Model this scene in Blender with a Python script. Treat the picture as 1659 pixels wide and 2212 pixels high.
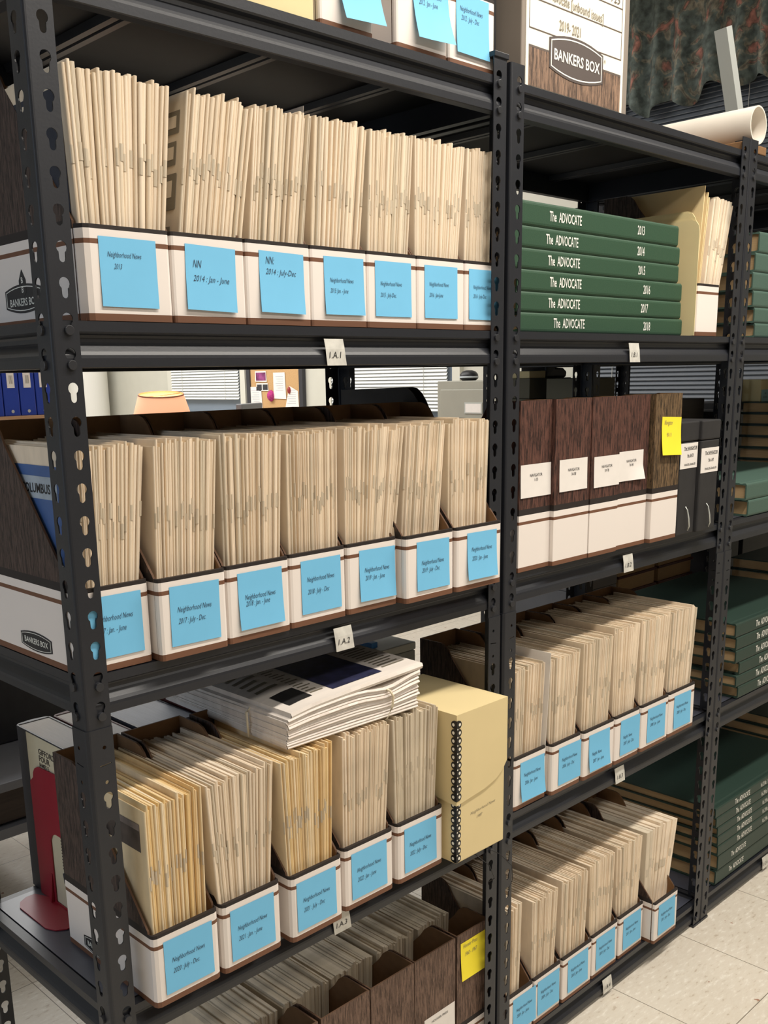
import bpy, bmesh, math, random
from mathutils import Vector, Matrix
random.seed(7)
SC = bpy.context.scene
for o in list(bpy.data.objects):
    bpy.data.objects.remove(o)
COL = SC.collection

# ------------------------------------------------------------------ camera
cam_d = bpy.data.cameras.new('camera')
cam = bpy.data.objects.new('camera', cam_d)
COL.objects.link(cam)
_R = ((0.720376, 0.174932, -0.671161), (-0.693276, 0.15281, -0.704285), (-0.020642, 0.97265, 0.231357))
cam.matrix_world = Matrix.Translation((-0.56817, -1.05489, 1.37737)) @ Matrix(_R).to_4x4()
cam_d.sensor_fit = 'AUTO'
cam_d.sensor_width = 36.0
cam_d.lens = 34.782
cam_d.shift_x = 0.02685
cam_d.shift_y = 0.09737
cam_d.clip_start = 0.02
SC.camera = cam

# ------------------------------------------------------------------ world, lights, exposure
SC.view_settings.view_transform = 'Standard'
SC.view_settings.look = 'None'
SC.view_settings.gamma = 1.0
SC.view_settings.use_curve_mapping = False
SC.view_settings.exposure = 0.0
world = bpy.data.worlds.new('world')
SC.world = world
world.use_nodes = True
world.node_tree.nodes['Background'].inputs[0].default_value = (0.75, 0.82, 1.0, 1)
world.node_tree.nodes['Background'].inputs[1].default_value = 0.2


def area(name, loc, sx, sy, power, color, rot=(0, 0, 0)):
    d = bpy.data.lights.new(name, 'AREA')
    d.shape = 'RECTANGLE'
    d.size = sx
    d.size_y = sy
    d.energy = power
    d.color = color
    o = bpy.data.objects.new(name, d)
    COL.objects.link(o)
    o.location = loc
    o.rotation_euler = rot
    return o


area('ceiling_lamp_aisle', (1.25, -0.80, 3.02), 2.8, 0.16, 77, (1.0, 0.935, 0.84))
area('fill_lamp_behind', (0.8, -2.35, 3.0), 3.2, 0.5, 43, (1.0, 0.945, 0.87))  # unseen lamp added as soft frontal fill on the file fronts
area('ceiling_lamp_office', (3.3, 3.6, 3.3), 1.2, 2.4, 50, (1.0, 0.97, 0.93))
area('ceiling_lamp_office_far', (3.0, 6.3, 3.3), 1.2, 2.6, 120, (1.0, 0.98, 0.95))
area('ceiling_lamp_left', (0.9, 3.9, 3.3), 2.4, 0.9, 52, (0.92, 0.96, 1.0))
area('daylight_left', (-2.75, 0.6, 1.7), 1.6, 1.4, 15, (0.62, 0.78, 1.0), (0, math.radians(-90), 0))


# ------------------------------------------------------------------ materials
def lin(c):
    return tuple((x / 12.92 if x <= 0.04045 else ((x + 0.055) / 1.055) ** 2.4) for x in c)


def S(r, g, b):
    return lin((r / 255, g / 255, b / 255)) + (1.0,)


def new_mat(name):
    m = bpy.data.materials.new(name)
    m.use_nodes = True
    nt = m.node_tree
    b = nt.nodes['Principled BSDF']
    return m, nt, b


def mat(name, col, rough=0.6, metal=0.0, var=0.0, scale=40.0, spec=0.5, bump=0.0, stretch=None, emit=None, est=0.0):
    m, nt, b = new_mat(name)
    b.inputs['Base Color'].default_value = col
    b.inputs['Roughness'].default_value = rough
    b.inputs['Metallic'].default_value = metal
    b.inputs['Specular IOR Level'].default_value = spec
    if var or bump:
        tc = nt.nodes.new('ShaderNodeTexCoord')
        n = nt.nodes.new('ShaderNodeTexNoise')
        n.inputs['Scale'].default_value = scale
        n.inputs['Detail'].default_value = 4
        if stretch:
            mp = nt.nodes.new('ShaderNodeMapping')
            mp.inputs['Scale'].default_value = stretch
            nt.links.new(tc.outputs['Object'], mp.inputs['Vector'])
            nt.links.new(mp.outputs['Vector'], n.inputs['Vector'])
        else:
            nt.links.new(tc.outputs['Object'], n.inputs['Vector'])
        if var:
            hsv = nt.nodes.new('ShaderNodeHueSaturation')
            hsv.inputs['Color'].default_value = col
            mr = nt.nodes.new('ShaderNodeMapRange')
            mr.inputs['From Min'].default_value = 0.3
            mr.inputs['From Max'].default_value = 0.7
            mr.inputs['To Min'].default_value = 1 - var
            mr.inputs['To Max'].default_value = 1 + var
            nt.links.new(n.outputs['Fac'], mr.inputs['Value'])
            nt.links.new(mr.outputs['Result'], hsv.inputs['Value'])
            nt.links.new(hsv.outputs['Color'], b.inputs['Base Color'])
        if bump:
            bp = nt.nodes.new('ShaderNodeBump')
            bp.inputs['Strength'].default_value = bump
            bp.inputs['Distance'].default_value = 0.002
            nt.links.new(n.outputs['Fac'], bp.inputs['Height'])
            nt.links.new(bp.outputs['Normal'], b.inputs['Normal'])
    if emit:
        b.inputs['Emission Color'].default_value = emit
        b.inputs['Emission Strength'].default_value = est
    return m


def ramp(nt, stops, interp='LINEAR'):
    r = nt.nodes.new('ShaderNodeValToRGB')
    r.color_ramp.interpolation = interp
    el = r.color_ramp.elements
    el[0].position, el[0].color = stops[0]
    el[1].position, el[1].color = stops[1]
    for p, c in stops[2:]:
        e = el.new(p)
        e.color = c
    return r


def wood_nodes(nt, dark, light, sc=(95, 95, 9)):
    tc = nt.nodes.new('ShaderNodeTexCoord')
    mp = nt.nodes.new('ShaderNodeMapping')
    mp.inputs['Scale'].default_value = sc
    nt.links.new(tc.outputs['Object'], mp.inputs['Vector'])
    n = nt.nodes.new('ShaderNodeTexNoise')
    n.inputs['Scale'].default_value = 3.2
    n.inputs['Detail'].default_value = 8
    n.inputs['Roughness'].default_value = 0.78
    n.inputs['Distortion'].default_value = 0.5
    nt.links.new(mp.outputs['Vector'], n.inputs['Vector'])
    r = ramp(nt, [(0.42, dark), (0.58, light)])
    nt.links.new(n.outputs['Fac'], r.inputs['Fac'])
    return tc, r


def file_print(name, dark, light):
    """white lower band with brown stripes, woodgrain above, as printed on the magazine files"""
    m, nt, b = new_mat(name)
    tc, wood = wood_nodes(nt, dark, light)
    sp = nt.nodes.new('ShaderNodeSeparateXYZ')
    nt.links.new(tc.outputs['Object'], sp.inputs[0])
    mul = nt.nodes.new('ShaderNodeMath')
    mul.operation = 'MULTIPLY'
    mul.inputs[1].default_value = 1 / 0.35
    nt.links.new(sp.outputs['Z'], mul.inputs[0])
    W = S(238, 229, 222)
    BR = S(118, 82, 62)
    DK = S(46, 40, 38)
    z = lambda v: max(0.0, v / 0.35)
    band = ramp(nt, [(0.0, BR), (z(0.008), W), (z(0.0835), BR), (z(0.0895), W), (z(0.1005), DK)], 'CONSTANT')
    nt.links.new(mul.outputs[0], band.inputs['Fac'])
    gt = nt.nodes.new('ShaderNodeMath')
    gt.operation = 'GREATER_THAN'
    gt.inputs[1].default_value = 0.112
    nt.links.new(sp.outputs['Z'], gt.inputs[0])
    mix = nt.nodes.new('ShaderNodeMix')
    mix.data_type = 'RGBA'
    nt.links.new(gt.outputs[0], mix.inputs[0])
    nt.links.new(band.outputs['Color'], mix.inputs[6])
    nt.links.new(wood.outputs['Color'], mix.inputs[7])
    nt.links.new(mix.outputs[2], b.inputs['Base Color'])
    b.inputs['Roughness'].default_value = 0.62
    b.inputs['Specular IOR Level'].default_value = 0.3
    return m


def paper_mat(name, c0, c1, c2):
    """aged newsprint, each issue a slightly different tone, fine sheet lines on the cut edges"""
    m, nt, b = new_mat(name)
    oi = nt.nodes.new('ShaderNodeObjectInfo')
    ge = nt.nodes.new('ShaderNodeNewGeometry')
    ad = nt.nodes.new('ShaderNodeMath')
    ad.operation = 'ADD'
    nt.links.new(oi.outputs['Random'], ad.inputs[0])
    nt.links.new(ge.outputs['Random Per Island'], ad.inputs[1])
    fr = nt.nodes.new('ShaderNodeMath')
    fr.operation = 'FRACT'
    nt.links.new(ad.outputs[0], fr.inputs[0])
    r = ramp(nt, [(0.0, c0), (0.55, c1), (1.0, c2)])
    nt.links.new(fr.outputs[0], r.inputs['Fac'])
    tc = nt.nodes.new('ShaderNodeTexCoord')
    mp = nt.nodes.new('ShaderNodeMapping')
    mp.inputs['Scale'].default_value = (1.0, 9.0, 3.0)
    nt.links.new(tc.outputs['Object'], mp.inputs['Vector'])
    n = nt.nodes.new('ShaderNodeTexNoise')
    n.inputs['Scale'].default_value = 6.0
    n.inputs['Detail'].default_value = 3
    nt.links.new(mp.outputs['Vector'], n.inputs['Vector'])
    mr = nt.nodes.new('ShaderNodeMapRange')
    mr.inputs['From Min'].default_value = 0.3
    mr.inputs['From Max'].default_value = 0.7
    mr.inputs['To Min'].default_value = 0.90
    mr.inputs['To Max'].default_value = 1.06
    nt.links.new(n.outputs['Fac'], mr.inputs['Value'])
    hsv = nt.nodes.new('ShaderNodeHueSaturation')
    nt.links.new(r.outputs['Color'], hsv.inputs['Color'])
    nt.links.new(mr.outputs['Result'], hsv.inputs['Value'])
    nt.links.new(hsv.outputs['Color'], b.inputs['Base Color'])
    b.inputs['Roughness'].default_value = 0.8
    b.inputs['Specular IOR Level'].default_value = 0.2
    return m


M = {}
M['steel'] = mat('black_powder_coat', S(34, 36, 42), 0.40, 0.0, 0.05, 300, 0.5, 0.05)
M['board'] = mat('black_board_sheen_top', S(66, 69, 80), 0.32, 0.0, 0.04, 60, 0.6)  # board is black; the sheen on its top is put into this lighter colour
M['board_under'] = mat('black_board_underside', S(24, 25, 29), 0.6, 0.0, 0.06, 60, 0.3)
M['rivet'] = mat('black_rivet', S(52, 53, 57), 0.32, 0.2)
M['print'] = file_print('file_print_dull', S(40, 32, 30), S(92, 76, 68))
M['print_red'] = file_print('file_print_red', S(34, 24, 22), S(104, 70, 60))
M['print_gold'] = file_print('file_print_gold', S(38, 30, 22), S(124, 100, 72))
M['print_brown'] = file_print('file_print_brown', S(66, 50, 42), S(122, 98, 84))
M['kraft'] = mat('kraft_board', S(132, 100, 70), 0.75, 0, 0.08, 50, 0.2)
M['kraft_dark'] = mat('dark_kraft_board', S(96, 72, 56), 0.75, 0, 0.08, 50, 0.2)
M['paper'] = paper_mat('newsprint', S(230, 211, 184), S(239, 222, 199), S(222, 203, 177))
M['paper_yellow'] = paper_mat('newsprint_yellowed', S(236, 206, 150), S(240, 222, 190), S(228, 192, 132))
M['paper_grey'] = paper_mat('newsprint_grey', S(214, 200, 176), S(226, 212, 190), S(200, 186, 164))
M['paper_white'] = mat('white_paper', S(236, 230, 224), 0.7, 0, 0.03, 30, 0.2)
M['news_white'] = paper_mat('fresh_newsprint', S(226, 216, 206), S(236, 228, 220), S(218, 206, 196))
M['tab'] = mat('mailing_tab', S(202, 188, 166), 0.34, 0, 0, 1, 0.5)
M['note'] = mat('blue_note', S(122, 196, 236), 0.6, 0, 0.02, 20, 0.25)
M['note_y'] = mat('yellow_note', S(252, 232, 62), 0.6, 0, 0.02, 20, 0.25)
M['ink'] = mat('pen_ink', S(42, 52, 74), 0.6)
M['ink_black'] = mat('black_ink', S(30, 29, 30), 0.6)
M['ink_grey'] = mat('pencil', S(128, 120, 104), 0.6)
M['white_ink'] = mat('white_lettering', S(240, 240, 232), 0.5)
M['emblem'] = mat('emblem_dark', S(40, 38, 40), 0.55)
M['cloth_green'] = mat('green_book_cloth', S(48, 78, 58), 0.55, 0, 0.08, 400, 0.4, 0.1)
M['cloth_dark'] = mat('dark_green_book_cloth', S(42, 62, 54), 0.5, 0, 0.08, 400, 0.45, 0.1)
M['cloth_teal'] = mat('grey_green_book_cloth', S(74, 98, 88), 0.5, 0, 0.08, 400, 0.4, 0.1)
M['pages'] = mat('tan_page_block', S(192, 162, 122), 0.8, 0, 0.12, 30, 0.2, 0, (1, 1, 60))
M['pages_white'] = mat('white_page_block', S(232, 226, 220), 0.75, 0, 0.06, 30, 0.2, 0, (60, 1, 1))
M['yellow_box'] = mat('pale_yellow_board', S(228, 208, 158), 0.62, 0, 0.02, 12, 0.3)
M['metal_black'] = mat('black_metal_edge', S(26, 25, 26), 0.35, 0.3)
M['tape'] = mat('translucent_label_tape', S(214, 212, 204), 0.3, 0, 0.15, 60, 0.6)
M['cream'] = mat('cream_folder', S(226, 210, 162), 0.7, 0, 0.03, 15, 0.25)
M['manila'] = mat('manila_sheet', S(232, 208, 160), 0.7, 0, 0.05, 15, 0.25)
M['white_board'] = mat('white_card', S(242, 236, 220), 0.6, 0, 0.02, 12, 0.3)
M['grey_card'] = mat('grey_card', S(140, 130, 120), 0.7, 0, 0.04, 12, 0.2)
M['tube'] = mat('white_mailing_tube', S(228, 220, 208), 0.55, 0, 0.04, 10, 0.3)
M['alu'] = mat('aluminium', S(200, 204, 200), 0.35, 0.35)
M['black_plastic'] = mat('black_plastic', S(28, 28, 31), 0.45)
M['black_card'] = mat('black_card', S(46, 45, 46), 0.6, 0, 0.12, 30, 0.4)
M['red'] = mat('red_enamel', S(150, 32, 48), 0.4, 0, 0.03, 30, 0.5)
M['blue_binder'] = mat('blue_vinyl', S(34, 62, 158), 0.42, 0, 0.02, 20, 0.45)
M['cork'] = mat('cork', S(196, 158, 112), 0.85, 0, 0.12, 150, 0.2)
M['wall_grey'] = mat('painted_block', S(206, 204, 196), 0.75, 0, 0.03, 20, 0.25, 0.1)
M['cab'] = mat('grey_steel', S(158, 156, 144), 0.45, 0.0, 0.03, 10, 0.5)
M['blind'] = mat('white_slat', S(232, 234, 232), 0.5, 0, 0.0, 1, 0.4)
M['blind_grey'] = mat('grey_slat', S(104, 110, 118), 0.5, 0, 0.0, 1, 0.4)
M['wood_dark'] = mat('dark_wood', S(66, 54, 46), 0.5, 0, 0.2, 8, 0.4, 0, (1, 14, 14))
M['wood_tan'] = mat('tan_wood', S(176, 138, 104), 0.5, 0, 0.12, 8, 0.4, 0, (1, 14, 14))
M['wood_grey'] = mat('grey_laminate', S(122, 122, 126), 0.4, 0, 0.06, 8, 0.5)
M['frame_dark'] = mat('dark_frame', S(52, 52, 58), 0.5)
M['red_cloth'] = mat('dark_red_cloth', S(84, 36, 34), 0.6)
M['box_grey'] = mat('olive_grey_box', S(92, 90, 78), 0.7, 0, 0.05, 10, 0.2)
M['rubber'] = mat('cream_rubber', S(226, 212, 182), 0.5)


# ------------------------------------------------------------------ mesh helpers
class MB:
    def __init__(s):
        s.v, s.f, s.m = [], [], []

    def poly(s, pts, m=0):
        n = len(s.v)
        s.v += [tuple(p) for p in pts]
        s.f.append(tuple(range(n, n + len(pts))))
        s.m.append(m)

    def add(s, verts, faces, m=0):
        n = len(s.v)
        s.v += [tuple(p) for p in verts]
        for f in faces:
            s.f.append(tuple(i + n for i in f))
            s.m.append(m)

    def box(s, x0, x1, y0, y1, z0, z1, m=0, ms=None):
        """ms: materials for (-x, +x, -y, +y, -z, +z)"""
        v = [(x, y, z) for z in (z0, z1) for y in (y0, y1) for x in (x0, x1)]
        F = [(0, 4, 6, 2), (1, 3, 7, 5), (0, 1, 5, 4), (2, 6, 7, 3), (0, 2, 3, 1), (4, 5, 7, 6)]
        n = len(s.v)
        s.v += v
        for k, f in enumerate(F):
            s.f.append(tuple(i + n for i in f))
            s.m.append(ms[k] if ms else m)

    def prism(s, poly, axis, a0, a1, m=0, caps=None):
        """extrude a 2D polygon: axis 'x' takes (y,z), 'y' takes (x,z), 'z' takes (x,y)"""
        def P(p, a):
            return {'x': (a, p[0], p[1]), 'y': (p[0], a, p[1]), 'z': (p[0], p[1], a)}[axis]
        k = len(poly)
        n = len(s.v)
        s.v += [P(p, a0) for p in poly] + [P(p, a1) for p in poly]
        for i in range(k):
            j = (i + 1) % k
            s.f.append((n + i, n + j, n + k + j, n + k + i))
            s.m.append(m)
        c = caps or (m, m)
        s.f.append(tuple(n + i for i in reversed(range(k))))
        s.m.append(c[0])
        s.f.append(tuple(n + k + i for i in range(k)))
        s.m.append(c[1])

    def cyl(s, c, r, axis, a0, a1, n=12, m=0, r2=None):
        r2 = r if r2 is None else r2
        def P(t, rr, a):
            u, w = rr * math.cos(t), rr * math.sin(t)
            return {'x': (a, c[0] + u, c[1] + w), 'y': (c[0] + u, a, c[1] + w), 'z': (c[0] + u, c[1] + w, a)}[axis]
        k = len(s.v)
        T = [2 * math.pi * i / n for i in range(n)]
        s.v += [P(t, r, a0) for t in T] + [P(t, r2, a1) for t in T]
        for i in range(n):
            j = (i + 1) % n
            s.f.append((k + i, k + j, k + n + j, k + n + i))
            s.m.append(m)
        s.f.append(tuple(k + i for i in reversed(range(n))))
        s.m.append(m)
        s.f.append(tuple(k + n + i for i in range(n)))
        s.m.append(m)

    def tube(s, path, r, n=8, m=0, closed=False):
        path = [Vector(p) for p in path]
        k0 = len(s.v)
        N = len(path)
        for i, p in enumerate(path):
            a = path[(i - 1) % N] if (closed or i > 0) else p
            b = path[(i + 1) % N] if (closed or i < N - 1) else p
            d = (b - a).normalized()
            up = Vector((0, 0, 1)) if abs(d.z) < 0.9 else Vector((1, 0, 0))
            u = d.cross(up).normalized()
            w = d.cross(u)
            for j in range(n):
                t = 2 * math.pi * j / n
                s.v.append(tuple(p + r * (math.cos(t) * u + math.sin(t) * w)))
        for i in range(N if closed else N - 1):
            for j in range(n):
                a = k0 + i * n + j
                b = k0 + i * n + (j + 1) % n
                c = k0 + ((i + 1) % N) * n + (j + 1) % n
                d = k0 + ((i + 1) % N) * n + j
                s.f.append((a, b, c, d))
                s.m.append(m)
        if not closed:
            s.f.append(tuple(k0 + j for j in reversed(range(n))))
            s.m.append(m)
            s.f.append(tuple(k0 + (N - 1) * n + j for j in range(n)))
            s.m.append(m)

    def lathe(s, prof, n=24, m=0, c=(0, 0)):
        k = len(s.v)
        for r, z in prof:
            for j in range(n):
                t = 2 * math.pi * j / n
                s.v.append((c[0] + r * math.cos(t), c[1] + r * math.sin(t), z))
        for i in range(len(prof) - 1):
            for j in range(n):
                s.f.append((k + i * n + j, k + i * n + (j + 1) % n, k + (i + 1) * n + (j + 1) % n, k + (i + 1) * n + j))
                s.m.append(m)

    def mesh(s, name, mats, smooth=False, bevel=0.0, recalc=True):
        me = bpy.data.meshes.new(name)
        me.from_pydata(s.v, [], s.f)
        for x in mats:
            me.materials.append(M[x] if isinstance(x, str) else x)
        for p, mi in zip(me.polygons, s.m):
            p.material_index = mi
        if recalc or bevel:
            bm = bmesh.new()
            bm.from_mesh(me)
            if recalc:
                bmesh.ops.recalc_face_normals(bm, faces=bm.faces)
            if bevel:
                es = [e for e in bm.edges if len(e.link_faces) == 2 and e.calc_face_angle(0) > 0.5]
                bmesh.ops.bevel(bm, geom=es, offset=bevel, segments=2, affect='EDGES', profile=0.5, clamp_overlap=True)
            bm.to_mesh(me)
            bm.free()
        if smooth:
            for p in me.polygons:
                p.use_smooth = True
        return me

    def build(s, name, mats, parent=None, loc=(0, 0, 0), rot=(0, 0, 0), smooth=False, bevel=0.0, recalc=True):
        if not isinstance(mats, (list, tuple)):
            mats = [mats]
        return link(name, s.mesh(name, mats, smooth, bevel, recalc), parent, loc, rot)


def link(name, me, parent=None, loc=(0, 0, 0), rot=(0, 0, 0)):
    o = bpy.data.objects.new(name, me)
    COL.objects.link(o)
    o.location = loc
    o.rotation_euler = rot
    if parent:
        o.parent = parent
    return o


def tag(o, label, cat, group=None, kind=None):
    o['label'] = label
    o['category'] = cat
    if group:
        o['group'] = group
    if kind:
        o['kind'] = kind
    return o


def thing(name, label, cat, loc=(0, 0, 0), rz=0.0, group=None):
    o = bpy.data.objects.new(name, None)
    o.empty_display_size = 0.05
    COL.objects.link(o)
    o.location = loc
    o.rotation_euler = (0, 0, rz)
    return tag(o, label, cat, group)


def struct(o):
    o['kind'] = 'structure'
    return o


_tc = {}


def glyphs(s, size=0.01, shear=0.0, bold=0.0, align='LEFT', sx=1.0, spacing=1.0):
    key = (s, size, shear, bold, align, sx, spacing)
    if key in _tc:
        return _tc[key]
    cu = bpy.data.curves.new('t', 'FONT')
    cu.body = s
    cu.size = 1.0
    cu.shear = shear
    cu.offset = bold
    cu.align_x = align
    cu.space_character = spacing
    cu.resolution_u = 2
    o = bpy.data.objects.new('t', cu)
    COL.objects.link(o)
    me = bpy.data.meshes.new_from_object(o)
    vs = [(v.co.x * size * sx, v.co.y * size) for v in me.vertices]
    fs = [tuple(p.vertices) for p in me.polygons]
    bpy.data.objects.remove(o)
    bpy.data.meshes.remove(me)
    bpy.data.curves.remove(cu)
    _tc[key] = (vs, fs)
    return vs, fs


def put_text(mb, s, o, u, w, m=0, **k):
    """add flat lettering at point o along direction u with up direction w"""
    vs, fs = glyphs(s, **k)
    o, u, w = Vector(o), Vector(u), Vector(w)
    mb.add([tuple(o + u * a + w * b) for a, b in vs], fs, m)


def fill2d(outer, holes, half):
    """plate with holes: returns verts (u,v,n) and faces; uses a filled 2D curve"""
    cu = bpy.data.curves.new('p', 'CURVE')
    cu.dimensions = '2D'
    cu.fill_mode = 'BOTH'
    cu.extrude = half
    for ring in [outer] + holes:
        sp = cu.splines.new('POLY')
        sp.points.add(len(ring) - 1)
        for p, q in zip(sp.points, ring):
            p.co = (q[0], q[1], 0, 1)
        sp.use_cyclic_u = True
    o = bpy.data.objects.new('p', cu)
    COL.objects.link(o)
    me = bpy.data.meshes.new_from_object(o)
    vs = [tuple(v.co) for v in me.vertices]
    fs = [tuple(p.vertices) for p in me.polygons]
    bpy.data.objects.remove(o)
    bpy.data.meshes.remove(me)
    bpy.data.curves.remove(cu)
    return vs, fs


# ------------------------------------------------------------------ setting
b = MB()
b.box(-3.2, 5.0, -3.2, 8.7, -0.06, 0.0)
m, nt, bs = new_mat('vinyl_tile_floor')
tc = nt.nodes.new('ShaderNodeTexCoord')
n1 = nt.nodes.new('ShaderNodeTexNoise')
mp = nt.nodes.new('ShaderNodeMapping')
mp.inputs['Scale'].default_value = (1.0, 3.0, 1.0)
mp.inputs['Rotation'].default_value = (0, 0, 0.5)
nt.links.new(tc.outputs['Object'], mp.inputs['Vector'])
nt.links.new(mp.outputs['Vector'], n1.inputs['Vector'])
n1.inputs['Scale'].default_value = 34
n1.inputs['Detail'].default_value = 5
n1.inputs['Roughness'].default_value = 0.65
r1 = ramp(nt, [(0.34, S(196, 182, 164)), (0.40, S(218, 208, 192)), (0.56, S(222, 213, 198)), (0.66, S(236, 229, 216))])
nt.links.new(n1.outputs['Fac'], r1.inputs['Fac'])
n2 = nt.nodes.new('ShaderNodeTexNoise')
n2.inputs['Scale'].default_value = 26
n2.inputs['Detail'].default_value = 2
nt.links.new(tc.outputs['Object'], n2.inputs['Vector'])
r2 = ramp(nt, [(0.735, (0, 0, 0, 1)), (0.75, (1, 1, 1, 1))])
nt.links.new(n2.outputs['Fac'], r2.inputs['Fac'])
mx = nt.nodes.new('ShaderNodeMix')
mx.data_type = 'RGBA'
nt.links.new(r2.outputs['Color'], mx.inputs[0])
nt.links.new(r1.outputs['Color'], mx.inputs[6])
mx.inputs[7].default_value = S(168, 128, 106)
br = nt.nodes.new('ShaderNodeTexBrick')
br.offset = 0.0
br.inputs['Scale'].default_value = 1.0
br.inputs['Brick Width'].default_value = 0.3105
br.inputs['Row Height'].default_value = 0.3105
br.inputs['Mortar Size'].default_value = 0.0011
br.inputs['Mortar Smooth'].default_value = 0.2
mp2 = nt.nodes.new('ShaderNodeMapping')
mp2.inputs['Location'].default_value = (0.0152 + 0.3105, 0.255 + 0.3105 * 2, 0)
nt.links.new(tc.outputs['Object'], mp2.inputs['Vector'])
nt.links.new(mp2.outputs['Vector'], br.inputs['Vector'])
mx2 = nt.nodes.new('ShaderNodeMix')
mx2.data_type = 'RGBA'
nt.links.new(br.outputs['Fac'], mx2.inputs[0])
nt.links.new(mx.outputs[2], mx2.inputs[6])
mx2.inputs[7].default_value = S(132, 122, 108)
nt.links.new(mx2.outputs[2], bs.inputs['Base Color'])
bs.inputs['Roughness'].default_value = 0.42
M['floor'] = m
struct(b.build('floor', 'floor'))
b = MB()
b.box(-3.2, 5.0, -3.2, 8.7, 3.6, 3.66)
struct(b.build('ceiling', mat('ceiling_white', S(214, 212, 206), 0.8)))


def block_wall():
    m, nt, bs = new_mat('painted_cinder_block')
    tc = nt.nodes.new('ShaderNodeTexCoord')
    mp = nt.nodes.new('ShaderNodeMapping')
    mp.inputs['Rotation'].default_value = (math.radians(90), 0, 0)
    nt.links.new(tc.outputs['Object'], mp.inputs['Vector'])
    br = nt.nodes.new('ShaderNodeTexBrick')
    br.inputs['Color1'].default_value = S(208, 205, 196)
    br.inputs['Color2'].default_value = S(202, 200, 190)
    br.inputs['Mortar'].default_value = S(172, 170, 162)
    br.inputs['Scale'].default_value = 1.0
    br.inputs['Brick Width'].default_value = 0.8
    br.inputs['Row Height'].default_value = 0.205
    br.inputs['Mortar Size'].default_value = 0.006
    nt.links.new(mp.outputs['Vector'], br.inputs['Vector'])
    nt.links.new(br.outputs['Color'], bs.inputs['Base Color'])
    bs.inputs['Roughness'].default_value = 0.7
    return m


M['block'] = block_wall()
b = MB()
b.box(-3.2, 5.0, 8.6, 8.7, 0, 3.6)
struct(b.build('wall_back', 'block'))
b = MB()
b.box(4.9, 5.0, -3.2, 8.6, 0, 3.6)
struct(b.build('wall_right', mat('wall_paint_right', S(200, 198, 186), 0.75, 0, 0.02, 10)))
b = MB()
b.box(-3.2, -3.1, -3.2, 8.6, 0, 3.6)
struct(b.build('wall_left', mat('wall_paint_left', S(170, 176, 182), 0.8)))
b = MB()
b.box(-3.1, 4.9, -3.2, -3.1, 0, 3.6)
struct(b.build('wall_front', mat('wall_paint_front', S(128, 122, 114), 0.8)))
b = MB()
b.box(4.885, 4.9, -3.1, 8.6, 0, 0.1)
struct(b.build('baseboard_right', 'frame_dark'))


def window(n, y0, y1, z0, z1):
    f = MB()
    t = 0.07
    f.box(4.86, 4.9, y0 - t, y1 + t, z1, z1 + t)
    f.box(4.82, 4.9, y0 - t - 0.03, y1 + t + 0.03, z0 - t, z0)
    f.box(4.86, 4.9, y0 - t, y0, z0, z1)
    f.box(4.86, 4.9, y1, y1 + t, z0, z1)
    fr = struct(f.build('window_%d' % n, mat('window_frame_paint_%d' % n, S(210, 208, 196), 0.5)))
    p = MB()
    p.box(4.888, 4.896, y0, y1, z0, z1)
    p.build('pane', mat('window_pane_%d' % n, S(120, 132, 146), 0.1), fr)


def blind(label, y0, y1, z0, z1, matname, x=4.855):
    t = thing('window_blind', label, 'blind', (x, 0, z0))
    s = MB()
    k = int((z1 - z0) / 0.025)
    for i in range(k):
        z = i * 0.025
        s.prism([(-0.008, z + 0.002), (-0.009, z + 0.005), (0.005, z + 0.0255), (0.007, z + 0.0235)], 'y', y0, y1)
    s.build('slats', matname, t)
    h = MB()
    h.box(-0.022, 0.02, y0 - 0.005, y1 + 0.005, k * 0.025 + 0.004, k * 0.025 + 0.04)
    h.build('head_rail', matname, t)
    c = MB()
    for y in (y0 + 0.18 * (y1 - y0), y1 - 0.18 * (y1 - y0)):
        c.cyl((-0.012, y), 0.0018, 'z', 0, k * 0.025, 6)
    c.build('ladder_cord', mat('blind_cord', S(190, 190, 186), 0.7), t)
    return t


window(1, 1.35, 2.55, 1.12, 2.95)
window(2, 3.62, 4.88, 1.08, 2.95)
window(3, 6.06, 7.12, 1.08, 2.95)
blind('dark grey slatted blind behind the right-hand shelving bay', 1.36, 2.54, 1.14, 2.93, 'blind_grey')
blind('white slatted blind between the pinboard and the grey filing cabinet', 3.66, 4.86, 1.12, 2.93, 'blind')
blind('white slatted blind above the lit lamp, left of the pinboard', 6.07, 7.11, 1.20, 2.93, 'blind')
b = MB()
b.cyl((4.62, 8.28), 0.20, 'z', 0, 3.6, 56)
struct(b.build('trim_1', mat('painted_column', S(214, 212, 205), 0.6), smooth=False))

# ------------------------------------------------------------------ shelving
BOT = [1.7745, 1.393, 0.977, 0.5138, 0.010]
TOPZ = [z + 0.0535 for z in BOT]       # board tops
FW, HOFF, NT = 0.0335, 0.0205, 0.0008


def keyhole(u, z, flip=1):
    pts = []
    R, r = 0.0067, 0.0039
    zt, zb = z + 0.0047, z - 0.0075
    for k in range(13):
        a = math.radians(-52 + 284 * k / 12)
        pts.append((u + R * math.cos(a), zt + R * math.sin(a)))
    for k in range(7):
        a = math.radians(180 + 180 * k / 6)
        pts.append((u + r * math.cos(a), zb + r * math.sin(a)))
    return pts


def ring(u, z, r, n=8):
    return [(u + r * math.cos(2 * math.pi * k / n), z + r * math.sin(2 * math.pi * k / n)) for k in range(n)]


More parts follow.
